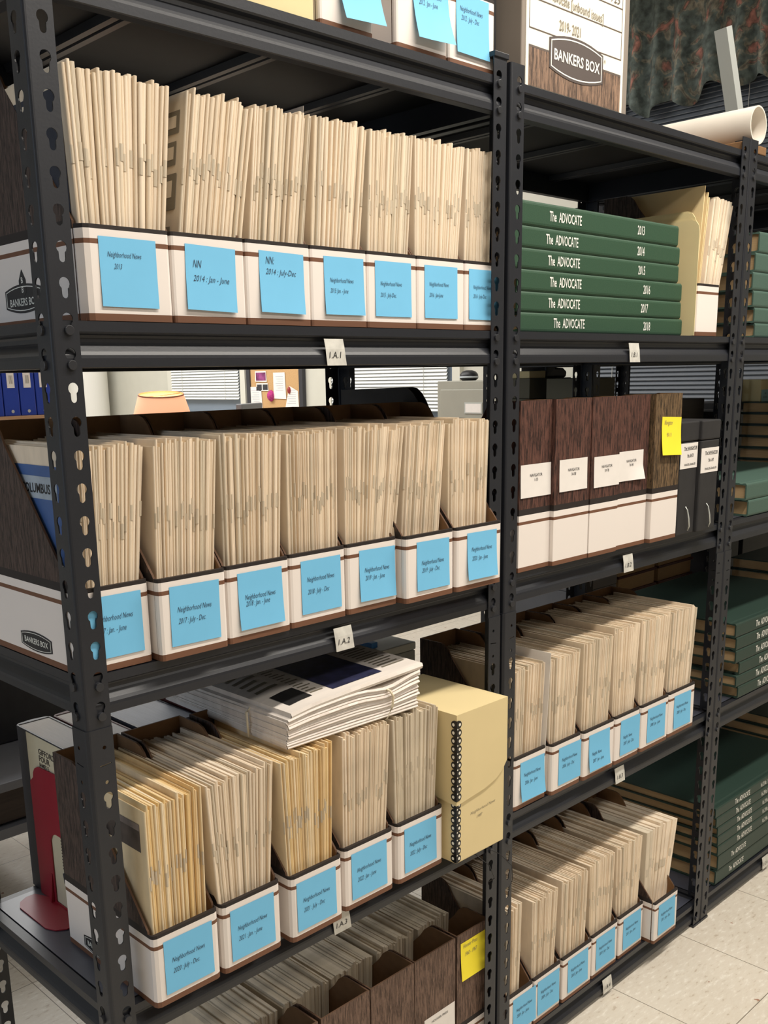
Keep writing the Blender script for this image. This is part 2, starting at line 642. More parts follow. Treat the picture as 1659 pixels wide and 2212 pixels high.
UP_Z = [1.823 - 0.0381 * i for i in range(0, 23)]
LO_Z = [1.819 - 0.0381 * i for i in range(25, 48)]
_fl_up = fill2d([(0.003, 0.950), (FW, 0.950), (FW, 1.852), (0.003, 1.852)], [keyhole(HOFF, z) for z in UP_Z], NT)
_lo_holes = [keyhole(HOFF, z) for z in LO_Z] + [ring(HOFF, 0.937, 0.0028), ring(HOFF, 0.891, 0.0028),
             [(HOFF - 0.008, 0.9128), (HOFF + 0.008, 0.9142), (HOFF + 0.008, 0.9158), (HOFF - 0.008, 0.9144)]]
_fl_lo = fill2d([(0.003, 0.0), (FW, 0.0), (FW, 0.962), (0.003, 0.962)], _lo_holes, NT)


def post_mesh(sx, sy):
    mb = MB()
    for (vs, fs), off, z0, z1 in ((_fl_up, 0.0, 0.950, 1.852), (_fl_lo, -0.0014, 0.0, 0.962)):
        mb.add([(sx * (off * 0 + u), sy * (off + nn), v) for u, v, nn in vs], fs)
        mb.add([(sx * (off + nn), sy * u, v) for u, v, nn in vs], fs)
        o = off
        c = [(0.003, o - NT), (0.0012, o - NT * 0.4), (o - NT * 0.4, 0.0012), (o - NT, 0.003), (o + NT, 0.003), (o + NT + 0.0006, o + NT + 0.0006), (0.003, o + NT)]
        mb.prism([(sx * p[0], sy * p[1]) for p in c], 'z', z0, z1)
    mb.box(min(sx * -0.004, sx * 0.035), max(sx * -0.004, sx * 0.035), min(sy * -0.004, sy * 0.035), max(sy * -0.004, sy * 0.035), 0.0, 0.006)
    return mb.mesh('post', ['steel'])


POST = {(sx, sy): post_mesh(sx, sy) for sx in (1, -1) for sy in (1, -1)}
# front beam section: upright lip, recess under it, rolled lower edge
SEC = [(0.0018, 0.052), (0.0018, 0.0405), (0.004, 0.0385), (0.0115, 0.037), (0.0125, 0.034), (0.0125, 0.029), (0.011, 0.0265),
       (0.0045, 0.0185), (0.002, 0.0145), (0.0015, 0.011), (0.0015, 0.001), (0.003, 0.0), (0.018, 0.0), (0.018, 0.0015), (0.016, 0.040), (0.016, 0.052)]
RIV = MB()
RIV.cyl((0, 0), 0.0056, 'y', -0.0042, 0.0016, 14)
RIVM = RIV.mesh('rivet', ['rivet'], bevel=0.0006)


def shelving(x0, x1, y0, depth, label, cap=False, detail=True):
    t = thing('steel_shelving_unit', label, 'shelving', (x0, y0, 0), group=None)
    w = x1 - x0
    posts = []
    for px, py, sx, sy in ((0, 0, 1, 1), (w, 0, -1, 1), (0, depth, 1, -1), (w, depth, -1, -1)):
        posts.append(link('post', POST[(sx, sy)], t, (px, py, 0)))
    if cap:
        c = MB()
        c.box(-0.034, 0.0015, -0.003, 0.034, 1.852, 1.860)
        c.build('cap', 'steel', posts[1], bevel=0.001)
    for k, z in enumerate(BOT):
        f = MB()
        f.prism([(a, c + z) for a, c in SEC], 'x', 0.002, w - 0.002)
        fb = f.build('front_beam', 'steel', t)
        f = MB()
        f.prism([(depth - a, c + z) for a, c in SEC], 'x', 0.002, w - 0.002)
        f.build('back_beam', 'steel', t)
        for sx, xo in ((1, 0.0), (-1, w)):
            f = MB()
            f.prism([(xo + sx * a, c + z) for a, c in SEC], 'y', 0.019, depth - 0.019)
            f.build('side_beam', 'steel', t)
        d = MB()
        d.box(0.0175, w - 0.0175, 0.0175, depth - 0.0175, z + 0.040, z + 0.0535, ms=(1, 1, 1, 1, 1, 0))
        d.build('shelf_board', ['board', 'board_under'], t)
        if detail and k < 2:
            for fx in (0.18, 0.41, 0.645):
                s = MB()
                s.prism([(fx * w / 0.808 - 0.016, z + 0.0395), (fx * w / 0.808 - 0.013, z + 0.030), (fx * w / 0.808 - 0.003, z + 0.030), (fx * w / 0.808, z + 0.0385), (fx * w / 0.808 + 0.003, z + 0.030), (fx * w / 0.808 + 0.013, z + 0.030), (fx * w / 0.808 + 0.016, z + 0.0395)], 'y', 0.018, depth - 0.018)
                s.build('support_bar', 'steel', t)
        if detail:
            zz = [h for h in UP_Z + LO_Z if z - 0.004 < h < z + 0.056]
            zz = sorted(zz, reverse=True)[:2]
            off = -0.0014 if z < 0.9 else 0.0
            for po, sx in ((posts[0], 1), (posts[1], -1)):
                for h in zz:
                    link('rivet', RIVM, po, (sx * HOFF, off, h - 0.0075))
                    if po is posts[0]:
                        link('rivet', RIVM, po, (off, HOFF, h - 0.0075), (0, 0, -math.pi / 2))
    return t


UA = shelving(-0.021, 0.787, 0.0, 0.405, 'black steel shelving unit at left, first bay, nearest the camera', cap=True)
UB = shelving(0.7977, 1.6228, 0.0, 0.405, 'black steel shelving unit of the middle bay, with six green volumes')
UC = shelving(1.628, 2.445, 0.0, 0.405, 'black steel shelving unit at the right edge, full of green stacks')
UD = shelving(2.452, 3.27, 0.0, 0.405, 'black steel shelving unit beyond the right edge bay, mostly out of view')
UR2 = shelving(2.765, 3.57, 0.58, 0.405, 'black steel shelving unit in the second row, farther right, holding added backdrop boxes', detail=False)  # added with its boxes as a dark backdrop covering the bright wall
UR = shelving(1.95, 2.755, 0.58, 0.405, 'black steel shelving unit standing in the second row, seen through the middle bay', detail=False)


def shelf_tape(unit, ux, x, zmid, s, dz=0.006):
    """bit of clear tape with a hand-lettered shelf code, wrapped on the beam front"""
    b = MB()
    w = 0.036
    prof = [(0.0006, zmid + 0.020), (-0.0012, zmid + 0.006), (-0.0014, zmid - 0.006), (-0.0016, zmid - 0.016)]
    if s:
        for i in range(3):
            (ya, za), (yb, zb) = prof[i], prof[i + 1]
            b.poly([(x - w / 2 + 0.003 * i * 0.4, ya, za), (x + w / 2 + 0.003 * i * 0.5, ya, za), (x + w / 2 + 0.003 * (i + 1) * 0.5, yb, zb), (x - w / 2 + 0.003 * (i + 1) * 0.4, yb, zb)])
    me = b.build('shelf_label', 'tape', unit, (-ux, 0, 0), recalc=False)
    sol = me.modifiers.new('s', 'SOLIDIFY')
    sol.thickness = 0.0004
    me['label'] = 'clear tape label reading ' + s
    l = MB()
    put_text(l, s, (x, -0.0024, zmid - 0.006), (1, 0, 0), (0, 0.02, 1), size=0.0125, align='CENTER', shear=0.15)
    l.build('lettering', 'ink_black', me, recalc=False)


for un, ux, x, k, s in ((UA, -0.021, 0.404, 1, '1.A.1'), (UA, -0.021, 0.407, 2, '1.A.2'), (UA, -0.021, 0.387, 3, '1.A.3'),
                        (UB, 0.7977, 1.193, 1, '1.B.1'), (UB, 0.7977, 1.204, 2, '1.B.2'), (UB, 0.7977, 1.207, 3, '1.B.3'), (UB, 0.7977, 1.193, 4, '1.B.4'),
                        (UC, 1.628, 1.999, 4, '1.C.4')):
    shelf_tape(un, ux, x, BOT[k] + 0.016, s)

# ------------------------------------------------------------------ magazine files
FD, FH = 0.235, 0.300
SIDE = [(0.004, 0.0), (FD, 0.0), (FD, FH), (FD - 0.052, FH), (FD - 0.062, FH - 0.003), (FD - 0.072, FH - 0.012), (FD - 0.082, FH - 0.028), (0.012, 0.110), (0.004, 0.106)]


def file_body(w, pm, chamfer=0.005, inner='kraft', rim='kraft_dark'):
    b = MB()
    T = 0.003
    b.box(T, w - T, 0.006, FD - T, 0.0, 0.003, 0)
    c = chamfer
    front = [(0, c + 0.004), (0.0, c), (c * 0.3, c * 0.3), (c, 0), (w - c, 0), (w - c * 0.3, c * 0.3), (w, c), (w, c + 0.004), (w - T, 0.0055), (T, 0.0055)]
    if c > 0.008:
        front = [(0, c + 0.002), (0.0, c), (c * 0.45, c * 0.2), (c, 0), (w - 0.005, 0), (w - 0.0015, 0.0015), (w, 0.005), (w, 0.009), (w - T, 0.0065), (T, c + 0.002)]
    b.prism(front, 'z', 0.0, 0.106, 0, (0, 0))
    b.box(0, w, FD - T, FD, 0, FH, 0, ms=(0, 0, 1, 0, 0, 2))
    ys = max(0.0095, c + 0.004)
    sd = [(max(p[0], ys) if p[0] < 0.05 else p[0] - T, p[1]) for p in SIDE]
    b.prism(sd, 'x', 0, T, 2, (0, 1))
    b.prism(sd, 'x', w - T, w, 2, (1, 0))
    return b, [pm, inner, rim]


def mag_file(x0, x1, y, zb, label, pm='print', rz=0.0, rev=False, group=None, chamfer=0.005, inner='kraft', yawcorner=None):
    w = x1 - x0
    if rev:
        t = thing('magazine_file', label, 'magazine file', (x1, y + FD, zb), math.pi, group)
    else:
        t = thing('magazine_file', label, 'magazine file', (x0, y, zb), rz, group)
    b, mats = file_body(w, pm, chamfer, inner)
    b.build('body', mats, t)
    return t


def sheet(parent, name, x, z, w, h, matname, lines, curl=0.004, rot=0.0, side=0.0, y0=-0.0006, ink='ink', label=None, corner=0.0):
    """note stuck on the front of a file: slightly curled, lettering follows the curl"""
    cr, sr = math.cos(rot), math.sin(rot)

    def P(a, c, e=0.0):
        # a 0..w from left, c 0..h from top
        k = c / h
        yy = y0 - curl * k * k - side * abs(2 * a / w - 1) ** 2 * k
        if corner:
            yy -= corner * max(0.0, (a / w - 0.35)) * max(0.0, k - 0.55) * 2
        return (x + a * cr + c * sr, yy - e, z + a * sr - c * cr)
    b = MB()
    NX, NY = 6, 8
    vs = [P(w * i / NX, h * j / NY) for j in range(NY + 1) for i in range(NX + 1)]
    vs2 = [(p[0], p[1] + 0.0002, p[2]) for p in vs]
    n = len(vs)
    fs, fb = [], []
    for j in range(NY):
        for i in range(NX):
            q = (j * (NX + 1) + i, j * (NX + 1) + i + 1, (j + 1) * (NX + 1) + i + 1, (j + 1) * (NX + 1) + i)
            fs.append(tuple(reversed(q)))
            fb.append(tuple(k + n for k in q))
    b.add(vs + vs2, fs + fb)
    s = b.build(name, matname, parent, smooth=True, recalc=False)
    if label:
        s['label'] = label
    if lines:
        l = MB()
        for (txt, a, c, kw) in lines:
            gv, gf = glyphs(txt, **kw)
            l.add([P(a + p[0], c - p[1], 0.0005) for p in gv], gf)
        l.build('handwriting' if ink != 'ink_black' else 'printing', ink, s, recalc=False)
    return s


HW = dict(size=0.0102, shear=0.34, bold=-0.006, sx=0.60)


def hand(l1, l2, a1=0.010, c1=0.024, a2=0.014, c2=0.038, big=False, sc=1.0):
    k1 = dict(HW, size=HW['size'] * sc)
    k2 = dict(HW, size=HW['size'] * sc)
    if big:
        k1['size'] = 0.0135
        k2['size'] = 0.0105
        k2['sx'] = 0.8
    return [(l1, a1, c1, k1), (l2, a2, c2, k2)]


def bb_text(mb, o, u, w, size, m, bold=0.02):
    put_text(mb, 'BANKERS BOX', o, u, w, m, size=size, bold=bold, align='CENTER', sx=0.92)


def lens(cx, cz, W, H, k=0.62):
    pts = []
    for i in range(9):
        a = -1 + 2 * i / 8
        pts.append((cx + a * W / 2, cz + H / 2 * (k + (1 - k) * (1 - a * a))))
    for i in range(9):
        a = 1 - 2 * i / 8
        pts.append((cx + a * W / 2, cz - H / 2 * (k + (1 - k) * (1 - a * a))))
    return pts


def side_emblem(parent, yc, zc, W=0.082, H=0.03, crest=False):
    """dark lens-shaped emblem with white outline on the left side of a file"""
    b = MB()
    b.prism(lens(yc, zc, W, H), 'x', -0.0004, 0.0)
    if crest:
        b.prism([(yc - 0.009, zc + H * 0.62), (yc, zc + H * 0.98), (yc + 0.009, zc + H * 0.62), (yc + 0.009, zc + H * 0.2), (yc, zc), (yc - 0.009, zc + H * 0.2)], 'x', -0.0006, 0.0)
    e = b.build('emblem', 'emblem', parent)
    l = MB()
    out, inn = lens(yc, zc, W * 0.93, H * 0.84), lens(yc, zc, W * 0.905, H * 0.78)
    n = len(out)
    for i in range(n):
        j = (i + 1) % n
        l.poly([(-0.0007, *out[i]), (-0.0007, *out[j]), (-0.0007, *inn[j]), (-0.0007, *inn[i])])
    put_text(l, 'BANKERS BOX', (-0.0009, yc, zc - H * (0.24 if crest else 0.13)), (0, -1, 0), (0, 0, 1), size=0.0108 * W / 0.085, bold=0.012, align='CENTER', sx=0.9)
    if crest:
        put_text(l, 'B', (-0.0009, yc, zc + H * 0.52), (0, -1, 0), (0, 0, 1), size=0.010, bold=0.01, align='CENTER')
        put_text(l, 'B', (-0.0009, yc, zc + H * 0.20), (0, -1, 0), (0, 0, 1), size=0.010, bold=0.01, align='CENTER')
    l.build('emblem_lettering', 'white_ink', e, recalc=False)


# ------------------------------------------------------------------ newspapers
PD = 0.206


def paper_section(t, D):
    return [(-0.5 * t, 0.0024), (-0.40 * t, 0.0009), (-0.16 * t, 0.0001), (0.16 * t, 0.0), (0.40 * t, 0.0008), (0.5 * t, 0.0022),
            (0.5 * t, D * 0.5), (0.5 * t, D), (0.2 * t, D + 0.002), (0.0, D - 0.001), (-0.25 * t, D + 0.001), (-0.5 * t, D), (-0.5 * t, D * 0.5)]


def paper_into(mb, t, D, H, bow, xf, m=0, dogear=0.0, levels=4):
    """one folded issue standing on its short edge, spine to the front; xf maps local points to mesh space"""
    sec = paper_section(t, D)
    k = len(sec)
    n0 = len(mb.v)
    for j in range(levels + 1):
        z = H * j / levels
        o = bow * t * math.sin(math.pi * j / levels)
        for i, (x, y) in enumerate(sec):
            zz = z
            if j == levels:
                zz = z - (0.0012 if i in (0, 5) else 0.0) - dogear * (1 if i in (2, 3) else 0)
            mb.v.append(xf((x + o, y, zz)))
    for j in range(levels):
        for i in range(k):
            q = (i + 1) % k
            mb.f.append((n0 + j * k + i, n0 + j * k + q, n0 + (j + 1) * k + q, n0 + (j + 1) * k + i))
            mb.m.append(m)
    mb.f.append(tuple(n0 + i for i in reversed(range(k))))
    mb.m.append(m)
    mb.f.append(tuple(n0 + levels * k + i for i in range(k)))
    mb.m.append(m)


def tab_into(mb, t, z, xf, m=0, h=0.019):
    e = 0.0005
    sec = [(-0.5 * t, 0.0024 - e), (-0.40 * t, 0.0009 - e), (-0.16 * t, -e), (0.16 * t, -e), (0.40 * t, 0.0008 - e), (0.5 * t, 0.0022 - e)]
    for a, c in zip(sec[:-1], sec[1:]):
        mb.poly([xf((a[0], a[1], z)), xf((c[0], c[1], z)), xf((c[0], c[1], z + h)), xf((a[0], a[1], z + h))], m)


ID = lambda p: p
PROTO, TABS = {}, {}


def proto(mkey, v):
    key = (mkey, v)
    if key not in PROTO:
        rr = random.Random(v * 13 + 5)
        H = (0.267, 0.270, 0.266, 0.271, 0.268, 0.272, 0.269, 0.274)[v]
        b = MB()
        paper_into(b, 1.0, PD, H, rr.uniform(-0.25, 0.25), ID)
        PROTO[key] = b.mesh('newspaper', [mkey], recalc=False)
        if v not in TABS:
            b = MB()
            tab_into(b, 1.0, (0.165, 0.176, 0.158, 0.170, 0.182, 0.163, 0.154, 0.172)[v], ID)
            TABS[v] = b.mesh('mailing_tab', ['tab'], recalc=False)
    return PROTO[key], TABS[v]


STUFF = MB()        # every issue beyond the three hundred nearest
N_IND = [0]


COVERS = {
    ('upper', 0): ('dark', 'first issue of left bay\'s upper row, dark front page with white panels'),
    ('upper', 1): ('art', 'issue with line drawings on its page, leftmost in the second file of the upper row'),
    ('middle', 0): ('blue', 'issue with a blue photographic cover, leftmost in the middle row, behind the post'),
    ('lower', 0): ('photo', 'issue with a dark photograph on its page, leftmost in the lower row, beside the post')}


def cover_print(o, style, t):
    """printed front page on the left face of an issue (local x is scaled by the issue's thickness)"""
    e = lambda d: -0.5 - d / t

    def rect(mb, y0, y1, z0, z1, d=0.0005):
        mb.poly([(e(d), y1, z0), (e(d), y0, z0), (e(d), y0, z1), (e(d), y1, z1)])
    a, w = MB(), MB()
    if style == 'dark':
        rect(a, 0.012, 0.165, 0.03, 0.246)
        for z0 in (0.21, 0.165, 0.12):
            rect(w, 0.128, 0.150, z0, z0 + 0.032, 0.0008)
            rect(w, 0.06, 0.10, z0, z0 + 0.03, 0.0008)
        m1, m2 = 'news_dark', 'paper_grey'
    elif style == 'art':
        for y0, y1, z0, z1 in ((0.012, 0.05, 0.225, 0.252), (0.016, 0.05, 0.188, 0.216), (0.012, 0.05, 0.135, 0.178), (0.02, 0.05, 0.09, 0.115), (0.012, 0.05, 0.062, 0.066)):
            rect(a, y0, y1, z0, z1)
        for y0, y1, z0, z1 in ((0.018, 0.045, 0.232, 0.246), (0.02, 0.04, 0.195, 0.210), (0.02, 0.044, 0.150, 0.170)):
            rect(w, y0, y1, z0, z1, 0.0008)
        m1, m2 = 'ink_grey', 'paper_grey'
    elif style == 'blue':
        rect(a, 0.008, 0.198, 0.02, 0.245)
        rect(w, 0.02, 0.12, 0.205, 0.232, 0.0008)
        m1, m2 = 'blue_photo', 'photo_light'
    else:
        rect(a, 0.014, 0.17, 0.045, 0.245)
        rect(w, 0.014, 0.17, 0.236, 0.245, 0.0008)
        m1, m2 = 'dark_photo', 'photo_mid'
    if style == 'art':
        for q in range(len(a.f)):
            p = MB()
            p.add([a.v[k] for k in a.f[q]], [(0, 1, 2, 3)])
            c = p.build('page_drawing', m1, o, recalc=False)
            if q < len(w.f):
                p = MB()
                p.add([w.v[k] for k in w.f[q]], [(0, 1, 2, 3)])
                p.build('drawing_ground', m2, c, recalc=False)
        return
    c = a.build('front_page_print', m1, o, recalc=False)
    for f in w.f:
        p = MB()
        p.add([w.v[k] for k in f], [(0, 1, 2, 3)])
        p.build('print_panel', m2, c, recalc=False)
    if style == 'blue':
        b = MB()
        put_text(b, 'COLUMBUS', (e(0.0011), 0.112, 0.212), (0, -1, 0), (0, 0, 1), size=0.016, bold=0.02, sx=0.9)
        b.build('masthead', 'ink_black', c, recalc=False)


M['news_dark'] = mat('dark_newsprint', S(62, 64, 72), 0.8, 0, 0.1, 40, 0.2)
M['blue_photo'] = mat('blue_cover_photo', S(66, 96, 150), 0.45, 0, 0.35, 9, 0.4)
M['photo_light'] = mat('photo_highlights', S(168, 180, 192), 0.5, 0, 0.2, 30, 0.3)
M['photo_mid'] = mat('photo_midtone', S(128, 116, 110), 0.6, 0, 0.3, 30, 0.3)
M['dark_photo'] = mat('dark_page_photo', S(84, 74, 68), 0.6, 0, 0.45, 26, 0.3)


def fill_file(y, zb, base, top, n, label=None, group=None, mk='paper', h0=1.0, fan=None, thin=None, dy=0.0, reverse=False, cover=None):
    rr = random.Random(int(base[0] * 1000 + zb * 77))
    mi = {'paper': 0, 'paper_yellow': 1, 'paper_grey': 2}.get(mk, 0)
    # uneven thicknesses
    th = [rr.choice((0.75, 0.9, 1.0, 1.0, 1.15, 1.45)) for _ in range(n)]
    tot = sum(th)
    acc = 0.0
    for i in range(n):
        u = (acc + th[i] / 2) / tot
        sp = (0.3 * (base[1] - base[0]) + 0.7 * (top[1] - top[0])) * th[i] / tot
        acc += th[i]
        xb = base[0] + u * (base[1] - base[0])
        xt = top[0] + u * (top[1] - top[0])
        tilt = math.atan2(xt - xb, 0.27)
        t = sp * 0.995 * math.cos(tilt)
        v = rr.randrange(8)
        yj = y + dy + rr.uniform(-0.003, 0.003)
        k = mk
        if mk == 'paper' and rr.random() < 0.16:
            k = 'paper_grey'
        hs = h0 * rr.uniform(0.992, 1.009)
        if label:
            me, tb = proto(k, v)
            o = link('newspaper', me, None, (xb, yj, zb + 0.0032), (0, tilt, 0))
            o.scale = (t, 1, hs)
            if i == 0 and cover:
                tag(o, cover[1], 'newspaper')
                cover_print(o, cover[0], t)
            else:
                tag(o, label, 'newspaper', group)
            if rr.random() < 0.72:
                c = link('mailing_tab', tb, o)
            N_IND[0] += 1
        else:
            H = (0.267, 0.270, 0.266, 0.271, 0.268, 0.272, 0.269, 0.274)[v] * hs
            R = Matrix.Rotation(tilt, 3, 'Y')
            if reverse:
                R = R @ Matrix.Rotation(math.pi, 3, 'Z')
            o = Vector((xb, yj, zb + 0.0032))
            xf = lambda p, R=R, o=o: tuple(R @ Vector(p) + o)
            paper_into(STUFF, t, PD, H, rr.uniform(-0.25, 0.25), xf, {'paper': 0, 'paper_yellow': 1, 'paper_grey': 2}[k])
            if rr.random() < 0.7:
                tab_into(STUFF, t, 0.152 + 0.032 * rr.random(), xf, 3)


def issue_label(i, row):
    return 'newsprint issue standing spine out in the %s file of left bay\'s %s row' % (('first', 'second', 'third', 'fourth', 'fifth', 'sixth', 'seventh')[i], row)


ordn = ['first', 'second', 'third', 'fourth', 'fifth', 'sixth', 'seventh']


def file_label(i, row, bay='left'):
    return 'woodgrain file with blue note, %s from left in %s bay\'s %s row' % (ordn[i], bay, row)


# --- shelf 1, left bay: seven files seen from slightly below
Z1, Z2, Z3, Z4, Z0 = TOPZ[1], TOPZ[2], TOPZ[3], TOPZ[4], TOPZ[0]
A1 = [  # x0, x1, base range, top range, note date text
    (0.0300, 0.1495, (0.038, 0.139), (0.030, 0.170), 'Neighborhood News', '2013', '2013', 0.0225, 23),
    (0.1510, 0.2625, (0.158, 0.250), (0.197, 0.297), 'NN', '2014 : Jan - June', '2014 January to June', 0.020, 22),
    (0.2640, 0.3748, (0.270, 0.362), (0.300, 0.398), 'NN:', '2014 : July-Dec', '2014 July to December', 0.022, 25),
    (0.3755, 0.4830, (0.380, 0.468), (0.401, 0.500), 'Neighborhood News', '2015: Jan. - June', '2015 January to June', 0.024, 22),
    (0.4835, 0.5890, (0.489, 0.574), (0.504, 0.597), 'Neighborhood News', '2015 : July-Dec.', '2015 July to December', 0.016, 22),
    (0.5900, 0.7000, (0.597, 0.684), (0.600, 0.711), 'Neighborhood News', '2016 : Jan-June', '2016 January to June', 0.016, 22),
    (0.7010, 0.7835, (0.706, 0.774), (0.717, 0.781), 'Neighborhood News', '2016 : July-Dec', '2016 July to December', 0.010, 16)]
for i, (x0, x1, base, top, l1, l2, d, nx, n) in enumerate(A1):
    t = mag_file(x0, x1, 0.012, Z1, file_label(i, 'upper'), chamfer=0.012 if i == 0 else 0.004)
    big = l1.startswith('NN')
    sheet(t, 'sticky_note', nx, 0.0935, 0.0765, 0.0775, 'note',
          hand(l1, l2, 0.010, (0.022, 0.027, 0.016, 0.034, 0.034, 0.030, 0.030)[i], 0.018 if i == 0 else 0.010, (0.035, 0.043, 0.029, 0.048, 0.050, 0.046, 0.044)[i], big, 0.86),
          curl=(0.0015, 0.003, 0.004, 0.003, 0.001, 0.001, 0.001)[i], rot=(-0.01, -0.03, -0.02, 0, 0.0, 0, 0)[i])
    if i == 0:
        side_emblem(t, 0.150, 0.034, 0.100, 0.035, crest=True)
    fill_file(0.012 + 0.011, Z1, base, top, n, issue_label(i, 'upper'), 'newspapers in the file noted ' + d, cover=COVERS.get(('upper', i)))

# --- shelf 2, left bay
A2 = [
    (-0.0190, 0.0815, 0.0040, (-0.013, 0.068), (-0.012, 0.098), '2017 : Jan. - June', '2017 January to June', 26),
    (0.0850, 0.1895, -0.0120, (0.090, 0.176), (0.102, 0.199), '2017 : July - Dec.', '2017 July to December', 29),
    (0.1930, 0.3005, -0.0090, (0.199, 0.290), (0.204, 0.306), '2018 : Jan. - June', '2018 January to June', 27),
    (0.3040, 0.4110, -0.0060, (0.309, 0.402), (0.313, 0.409), '2018 : July - Dec', '2018 July to December', 33),
    (0.4150, 0.5200, -0.0060, (0.420, 0.512), (0.422, 0.549), '2019 : Jan. - June', '2019 January to June', 35),
    (0.5240, 0.6360, -0.0220, (0.530, 0.617), (0.553, 0.643), '2019 : July - Dec', '2019 July to December', 31),
    (0.6400, 0.7560, -0.0250, (0.647, 0.745), (0.649, 0.754), '2020 : Jan - June', '2020 January to June', 25)]
for i, (x0, x1, y, base, top, l2, d, n) in enumerate(A2):
    t = mag_file(x0, x1, y, Z2, file_label(i, 'middle'), chamfer=0.005)
    sheet(t, 'sticky_note', (0.012, 0.016, 0.017, 0.020, 0.024, 0.024, 0.026)[i], 0.094, 0.0765, 0.0775, 'note',
          hand('Neighborhood News', l2, 0.010, 0.031 + 0.003 * (i % 3), 0.011, 0.046 + 0.003 * (i % 2)), curl=(0.001, 0.001, 0.004, 0.001, 0.004, 0.002, 0.005)[i],
          rot=(0.0, -0.015, 0.0, 0.0, -0.02, -0.01, -0.015)[i])
    if i == 0:
        side_emblem(t, 0.113, 0.024, 0.085, 0.026)
    ind = i < 3
    fill_file(max(y + 0.0105, 0.0045 if i < 5 else 0.0) + (0.002 if i == 0 else 0), Z2, base, top, n, issue_label(i, 'middle') if ind else None, 'newspapers in the file noted ' + d, cover=COVERS.get(('middle', i)))

# --- shelf 3, left bay
A3 = [
    (0.0290, 0.1340, -0.031, (0.037, 0.118), (0.036, 0.124), '2020 : July - Dec.', '2020 July to December', 26, 'paper_yellow'),
    (0.1390, 0.2430, -0.032, (0.146, 0.228), (0.130, 0.249), '2021 : Jan. - June', '2021 January to June', 27, 'paper'),
    (0.2560, 0.3580, -0.040, (0.262, 0.345), (0.253, 0.356), '2021 : July - Dec', '2021 July to December', 35, 'paper_yellow'),
    (0.3700, 0.4780, -0.032, (0.376, 0.464), (0.380, 0.483), '2022 : Jan - June', '2022 January to June', 32, 'paper'),
    (0.4880, 0.5990, -0.032, (0.494, 0.585), (0.489, 0.599), '2022 : July - Dec', '2022 July to December', 29, 'paper_grey')]
for i, (x0, x1, y, base, top, l2, d, n, mk) in enumerate(A3):
    t = mag_file(x0, x1, y, Z3, file_label(i, 'lower'), chamfer=0.007)
    sheet(t, 'sticky_note', (0.015, 0.013, 0.010, 0.014, 0.015)[i], 0.0925, 0.0775, 0.0775, 'note',
          hand('Neighborhood News', l2, 0.011, 0.034, 0.012, 0.050), curl=0.001, rot=0.0)
    ind = i < 2
    fill_file(y + 0.011, Z3, base, top, n, issue_label(i, 'lower') if ind else None, 'newspapers in the file noted ' + d, mk, h0=1.03, cover=COVERS.get(('lower', i)))
    if i == 0:
        side_emblem(t, 0.148, 0.022, 0.085, 0.026)

# --- top shelf, left bay (only the lower fronts in frame)
A0 = [(0.4050, 0.5040, 0.012, '2011 : July - June', 'at the very top, its note cut off, beside the cream box', 0.030, 0.014, 'x'),
      (0.5500, 0.6580, 0.012, '2012 : Jan - June', 'at the very top, its blue note curling away from it', 0.032, 0.012, 'c'),
      (0.6610, 0.7700, 0.012, '2012 : July - Dec', 'at the very top, flat blue note, next to the post', 0.017, 0.004, 'd')]
for i, (x0, x1, y, l2, d, nx, cu, kx) in enumerate(A0):
    t = mag_file(x0, x1, y, Z0, 'woodgrain file ' + d, chamfer=0.004)
    sheet(t, 'sticky_note', nx, 0.100 - 0.006 * (i == 0), 0.0765, 0.082, 'note', hand('Neighborhood News', l2, 0.008, 0.024, 0.011, 0.036), curl=cu, rot=(0.06, 0.03, -0.01)[i], corner=0.006 if i == 1 else 0.0)
t = thing('document_box', 'cream document box beside the first file at the top of the frame', 'box', (0.13, 0.012, Z0))
b = MB()
b.box(0, 0.265, 0, 0.29, 0, 0.16)
b.build('body', 'cream', t, bevel=0.003)
b = MB()
b.box(-0.002, 0.267, -0.002, 0.292, 0.161, 0.26)
b.build('lid', 'cream', t, bevel=0.003)

# --- yellow document box with lace-like metal edges
yb = thing('document_box', 'pale yellow document box with black scalloped metal corner edge, overhanging the shelf', 'box', (0.607, -0.054, Z3))
YW, YH, YD = 0.129, 0.268, 0.195
b = MB()
b.box(0, YW, 0, YD, 0, 0.150)
b.build('base', 'yellow_box', yb, bevel=0.002)
b = MB()
LT = 0.003
lp = [(-LT, 0.108), (YW * 0.55, 0.117), (YW * 0.80, 0.126), (YW * 0.93, 0.137), (YW + LT, 0.152), (YW + LT, YH), (-LT, YH)]
b = MB()
b.prism(lp, 'y', -LT, 0.0, 0)
b.prism([(0.0, 0.118 + 0.03), (YD, 0.148), (YD, YH), (0, YH)], 'x', YW + 0.0002, YW + LT, 0)
b.prism([(0.0, 0.108), (YD * 0.5, 0.118), (YD, 0.140), (YD, YH), (0, YH)], 'x', -LT, 0.0, 0)
b.box(0.0, YW + 0.0002, 0.0, YD, YH - 0.0018, YH - 0.0001)
b.build('lid', 'yellow_box', yb)


